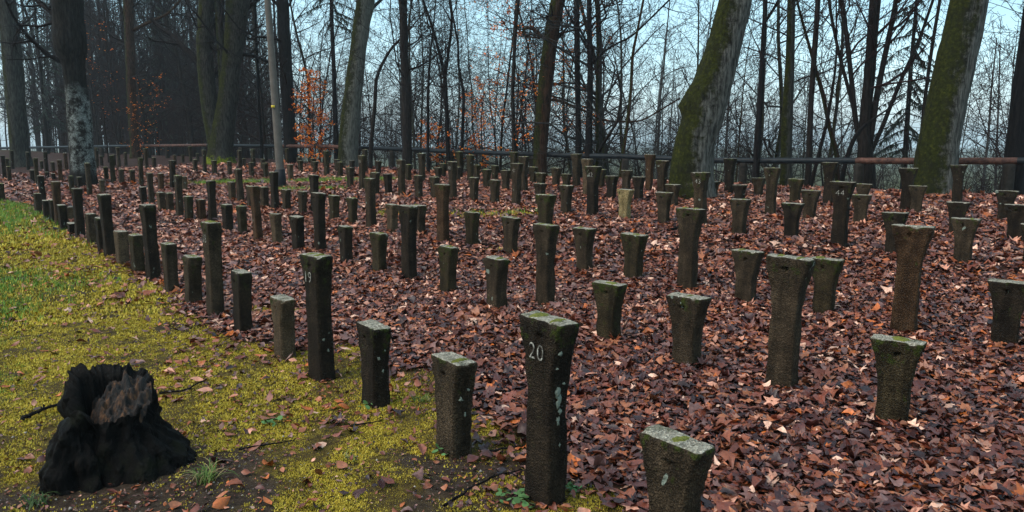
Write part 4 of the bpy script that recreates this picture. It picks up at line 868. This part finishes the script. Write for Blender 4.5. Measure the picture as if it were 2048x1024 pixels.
st = link('tree_stump', None, None, STUMP); tag(st, 'rotten black tree stump with crumbling orange heart in the moss', 'stump')
na, nh = 200, 60; a = np.linspace(0, 2 * math.pi, na + 1)[:-1]; u = np.linspace(0, 1, nh)
A, U = np.meshgrid(a, u); ca, sa = np.cos(A), np.sin(A)
topz = .44 + .085 * np.sin(a) - .05 * np.cos(a) + .025 * vnoise(np.cos(a) * 3 + 4, np.sin(a) * 3, seed=12) + .022 * vnoise(np.cos(a) * 7, np.sin(a) * 7, seed=13) + .009 * vnoise(np.cos(a) * 24, np.sin(a) * 24, seed=14)
rtop = .185; rbase = .25 + .12 * np.clip(np.cos(a - .1), 0, 1) ** 2 + .06 * np.clip(-np.cos(a + .4), 0, 1)
Rr = rtop + (rbase[None] - rtop) * (1 - U) ** 1.7; Zz = U ** .92 * topz[None] - .05
def rugged(x, y, z, k_=1.0):
    return k_ * (.060 * fbm(x * 5 + 3, y * 5, z * 3.2, seed=4) + .034 * vnoise(x * 17, y * 17, z * 9, seed=6) + .018 * vnoise(x * 40, y * 40, z * 16, seed=7) + .008 * vnoise(x * 95, y * 95, z * 40, seed=8))
dR = rugged(Rr * ca, Rr * sa, Zz)
v = np.stack([(Rr + dR) * ca * 1.02, (Rr + dR) * sa * .9, Zz + .15 * dR * U], -1)
inner = v[-1:] * np.array((.74, .70, 1)) - np.array((0, 0, .05)); inner2 = inner * np.array((.8, .8, 1)); inner2[..., 2] = .16
v = np.concatenate([v, inner, inner2]); link('bark', mesh_from('bark', v.reshape(-1, 3), quads_grid(nh + 2, na), None, False, [M_STB]), st)
# crumbling heartwood: a splintered mound inside the rim
nr_ = 40; rr_ = np.linspace(1, 0, nr_); A, Q_ = np.meshgrid(a, rr_); hx, hy = np.cos(A) * Q_ * .16, np.sin(A) * Q_ * .14
hz = .345 + .06 * fbm(hx * 13 + 2, hy * 13, seed=21) + .028 * vnoise(hx * 45, hy * 45, seed=22) + .010 * vnoise(hx * 110, hy * 110, seed=23) + .11 * (hy / .13) + .05 * (hx / .15) - .06 * Q_ ** 3
link('heartwood', mesh_from('heartwood', np.stack([hx + .02, hy + .01, hz], -1).reshape(-1, 3), quads_grid(nr_, na), None, False, [M_ROT]), st)
# front lobe of bark that has slumped forward
A, U = np.meshgrid(np.linspace(0, 2 * math.pi, 101)[:-1], np.linspace(0, 1, 40)); ca, sa = np.cos(A), np.sin(A)
Rl = .115 * np.sqrt(np.clip(1 - U ** 3, 0, 1)) + .045 * (1 - U) ** 1.5; dl = rugged(Rl * ca + 2, Rl * sa, U * .4, 1.0) * np.clip((1 - U) * 6, 0, 1)
link('bark_lobe', mesh_from('bark_lobe', np.stack([(Rl + dl) * ca - .105, (Rl + dl) * sa - .16, U * .37 + .4 * dl - .04], -1).reshape(-1, 3), quads_grid(40, 100), None, False, [M_STB]), st)

# ------------------------------------------------------------------ small plants, tufts and fallen twigs
def tuft(px, py, n, h, spread, label, seed, cols, w_=.0035, name='grass_tuft', cat='grass tuft'):
    g = np.random.default_rng(seed); b = hit(px, py); V, F, Cc, off = [], [], [], 0
    for k_ in range(n):
        a = g.uniform(0, 6.28); L_ = h * g.uniform(.6, 1.3); x0 = g.normal(0, spread * .25, 2); d = np.array((math.cos(a), math.sin(a)));
        out_ = L_ * g.uniform(.35, .95); c = np.array(cols[g.integers(len(cols))]) * g.uniform(.7, 1.3)
        for j, u in enumerate(np.linspace(0, 1, 5)):
            pos = x0 + d * out_ * u; zz = L_ * (u * 1.2 - .95 * u * u); ww = w_ * (1 - u * .9); nrm = np.array((-d[1], d[0]))
            V += [(*(pos - nrm * ww), zz), (*(pos + nrm * ww), zz)]; Cc += [c, c]
            if j: F.append([off + 2 * j - 2, off + 2 * j - 1, off + 2 * j + 1, off + 2 * j])
        off += 10
    o = link(name, mesh_from(name, np.array(V), np.array(F), np.array(Cc), False, [M_MOSS]), None, b); tag(o, label, cat, 'grass tufts on the verge'); return o
GR = [(.07, .12, .02), (.05, .10, .015), (.25, .19, .08), (.12, .15, .03)]
tuft(415, 965, 70, .14, .12, 'grass tuft with straw blades right of the stump', 1, GR)
tuft(80, 1008, 40, .10, .1, 'dark green grass tuft at the lower left corner', 2, [(.03, .06, .015), (.05, .09, .02)])
tuft(845, 805, 34, .07, .12, 'short thin grass tuft behind the post left of 20', 3, GR)
tuft(560, 690, 26, .06, .1, 'small green tuft left of the pale gritty post', 4, GR[:2])
tuft(705, 915, 26, .06, .14, 'low sparse tuft in moss between the stump and post 20', 5, GR)
def herb(px, py, n, r_, label, seed):
    g = np.random.default_rng(seed); b = hit(px, py); V, F, Cc, off = [], [], [], 0
    for k_ in range(n):
        a = g.uniform(0, 6.28); q = r_ * math.sqrt(g.random()); c0 = np.array((math.cos(a) * q, math.sin(a) * q, g.uniform(.012, .04))); s = g.uniform(.010, .018); tl = g.normal(0, .35, 2); col = np.array((.07, .15, .045)) * g.uniform(.7, 1.4)
        th = np.linspace(0, 2 * math.pi, 9)[:-1]
        for x_ in th: V.append(c0 + (math.cos(x_) * s, math.sin(x_) * s * .75, s * (tl[0] * math.cos(x_) + tl[1] * math.sin(x_)))); Cc.append(col)
        F.append([off + i for i in range(8)]); off += 8
    o = link('herb', mesh_from('herb', np.array(V), np.array(F), np.array(Cc), False, [M_MOSS]), None, b); tag(o, label, 'plant', 'small green herbs at the post feet')
herb(893, 908, 22, .06, 'small round-leaved herb at the foot of the post left of 20', 1)
herb(1140, 990, 16, .05, 'small green herb at the right foot of post 20', 2)
herb(1065, 1005, 26, .09, 'spreading green herb at the left foot of post 20', 3)
herb(735, 815, 16, .06, 'small green herb at the foot of the chipped dark post', 4)
herb(1010, 1000, 12, .06, 'tiny green herb in moss left of post 20', 5)
herb(545, 850, 14, .045, 'tiny pale herb in moss between stump and front row', 6)
def twig(pxs, r_, label, seed, lift=.015, mat=None):
    g = np.random.default_rng(seed); P = []
    for (x, y, l_) in pxs:
        q = hit(x, y); P.append(q + (0, 0, l_))
    c = P[0].copy(); P = np.array(P) - c; n = 14; u = np.linspace(0, len(P) - 1, n); Q = np.stack([np.interp(u, np.arange(len(P)), P[:, i]) for i in range(3)], 1) + g.normal(0, r_ * .5, (n, 3)) * (1, 1, .4)
    out = [(Q, np.linspace(r_, r_ * .5, n))]; ramify(g, Q, np.full(n, r_), out, 0, (3,), (.25,), r_ * .3, .3, (20, 45), .0)
    v, f = tubes(out, 6); o = link('fallen_branch', mesh_from('fallen_branch', v, f, None, True, [mat or B_BLACK]), None, c); tag(o, label, 'fallen branch', 'branches lying on the ground')
twig([(1290, 474, .03), (1340, 466, .05), (1370, 464, .10), (1392, 463, .16), (1412, 450, .26)], .022, 'dark bent branch behind the tall post at centre right', 1)
twig([(1425, 432, .03), (1445, 436, .04), (1465, 446, .03)], .018, 'mossy fallen branch by the leaning tree', 2, mat=B_BROWN)
twig([(1130, 912, .02), (1180, 918, .025), (1238, 922, .02)], .006, 'pale thin stick on soil right of post 20', 3, mat=B_GREY)
twig([(968, 916, .02), (1000, 910, .03), (1050, 903, .03)], .008, 'short dark stick touching post 20', 4)
twig([(890, 1020, .02), (940, 990, .03), (990, 965, .03), (1045, 952, .03)], .007, 'long dark twig in moss left of post 20', 5)
twig([(40, 848, .02), (80, 838, .04), (130, 822, .05)], .014, 'dark branch end behind the stump, left side', 6)
twig([(320, 793, .02), (370, 790, .03), (415, 770, .04)], .008, 'dark twig right of the stump top', 7)
twig([(480, 905, .015), (560, 893, .02), (590, 888, .02)], .005, 'thin brown twig in moss below the stump', 8)
twig([(690, 860, .015), (760, 850, .02)], .006, 'short brown twig in moss by the dark chipped post', 9)

# ------------------------------------------------------------------ haze: one closed box of air
if HAZE:
    S_, z0, z1 = 1900, -75, 26
    v = np.array([(sx_ * S_, sy_ * S_, z_) for z_ in (z0, z1) for sx_, sy_ in ((-1, -1), (1, -1), (1, 1), (-1, 1))])
    f = np.array([[3, 2, 1, 0], [4, 5, 6, 7], [0, 1, 5, 4], [1, 2, 6, 5], [2, 3, 7, 6], [3, 0, 4, 7]])
    m = bpy.data.materials.new('haze'); m.use_nodes = True; t = m.node_tree; t.nodes.remove(t.nodes['Principled BSDF'])
    pv = t.nodes.new('ShaderNodeVolumePrincipled'); pv.inputs['Color'].default_value = (.86, .93, .96, 1); pv.inputs['Density'].default_value = HAZE; pv.inputs['Anisotropy'].default_value = 0.2
    t.links.new(pv.outputs[0], t.nodes['Material Output'].inputs['Volume'])
    ho = link('haze', mesh_from('haze', v, f, None, False, [m])); ho['kind'] = 'stuff'; ho['label'] = 'pale mist in the valley air'
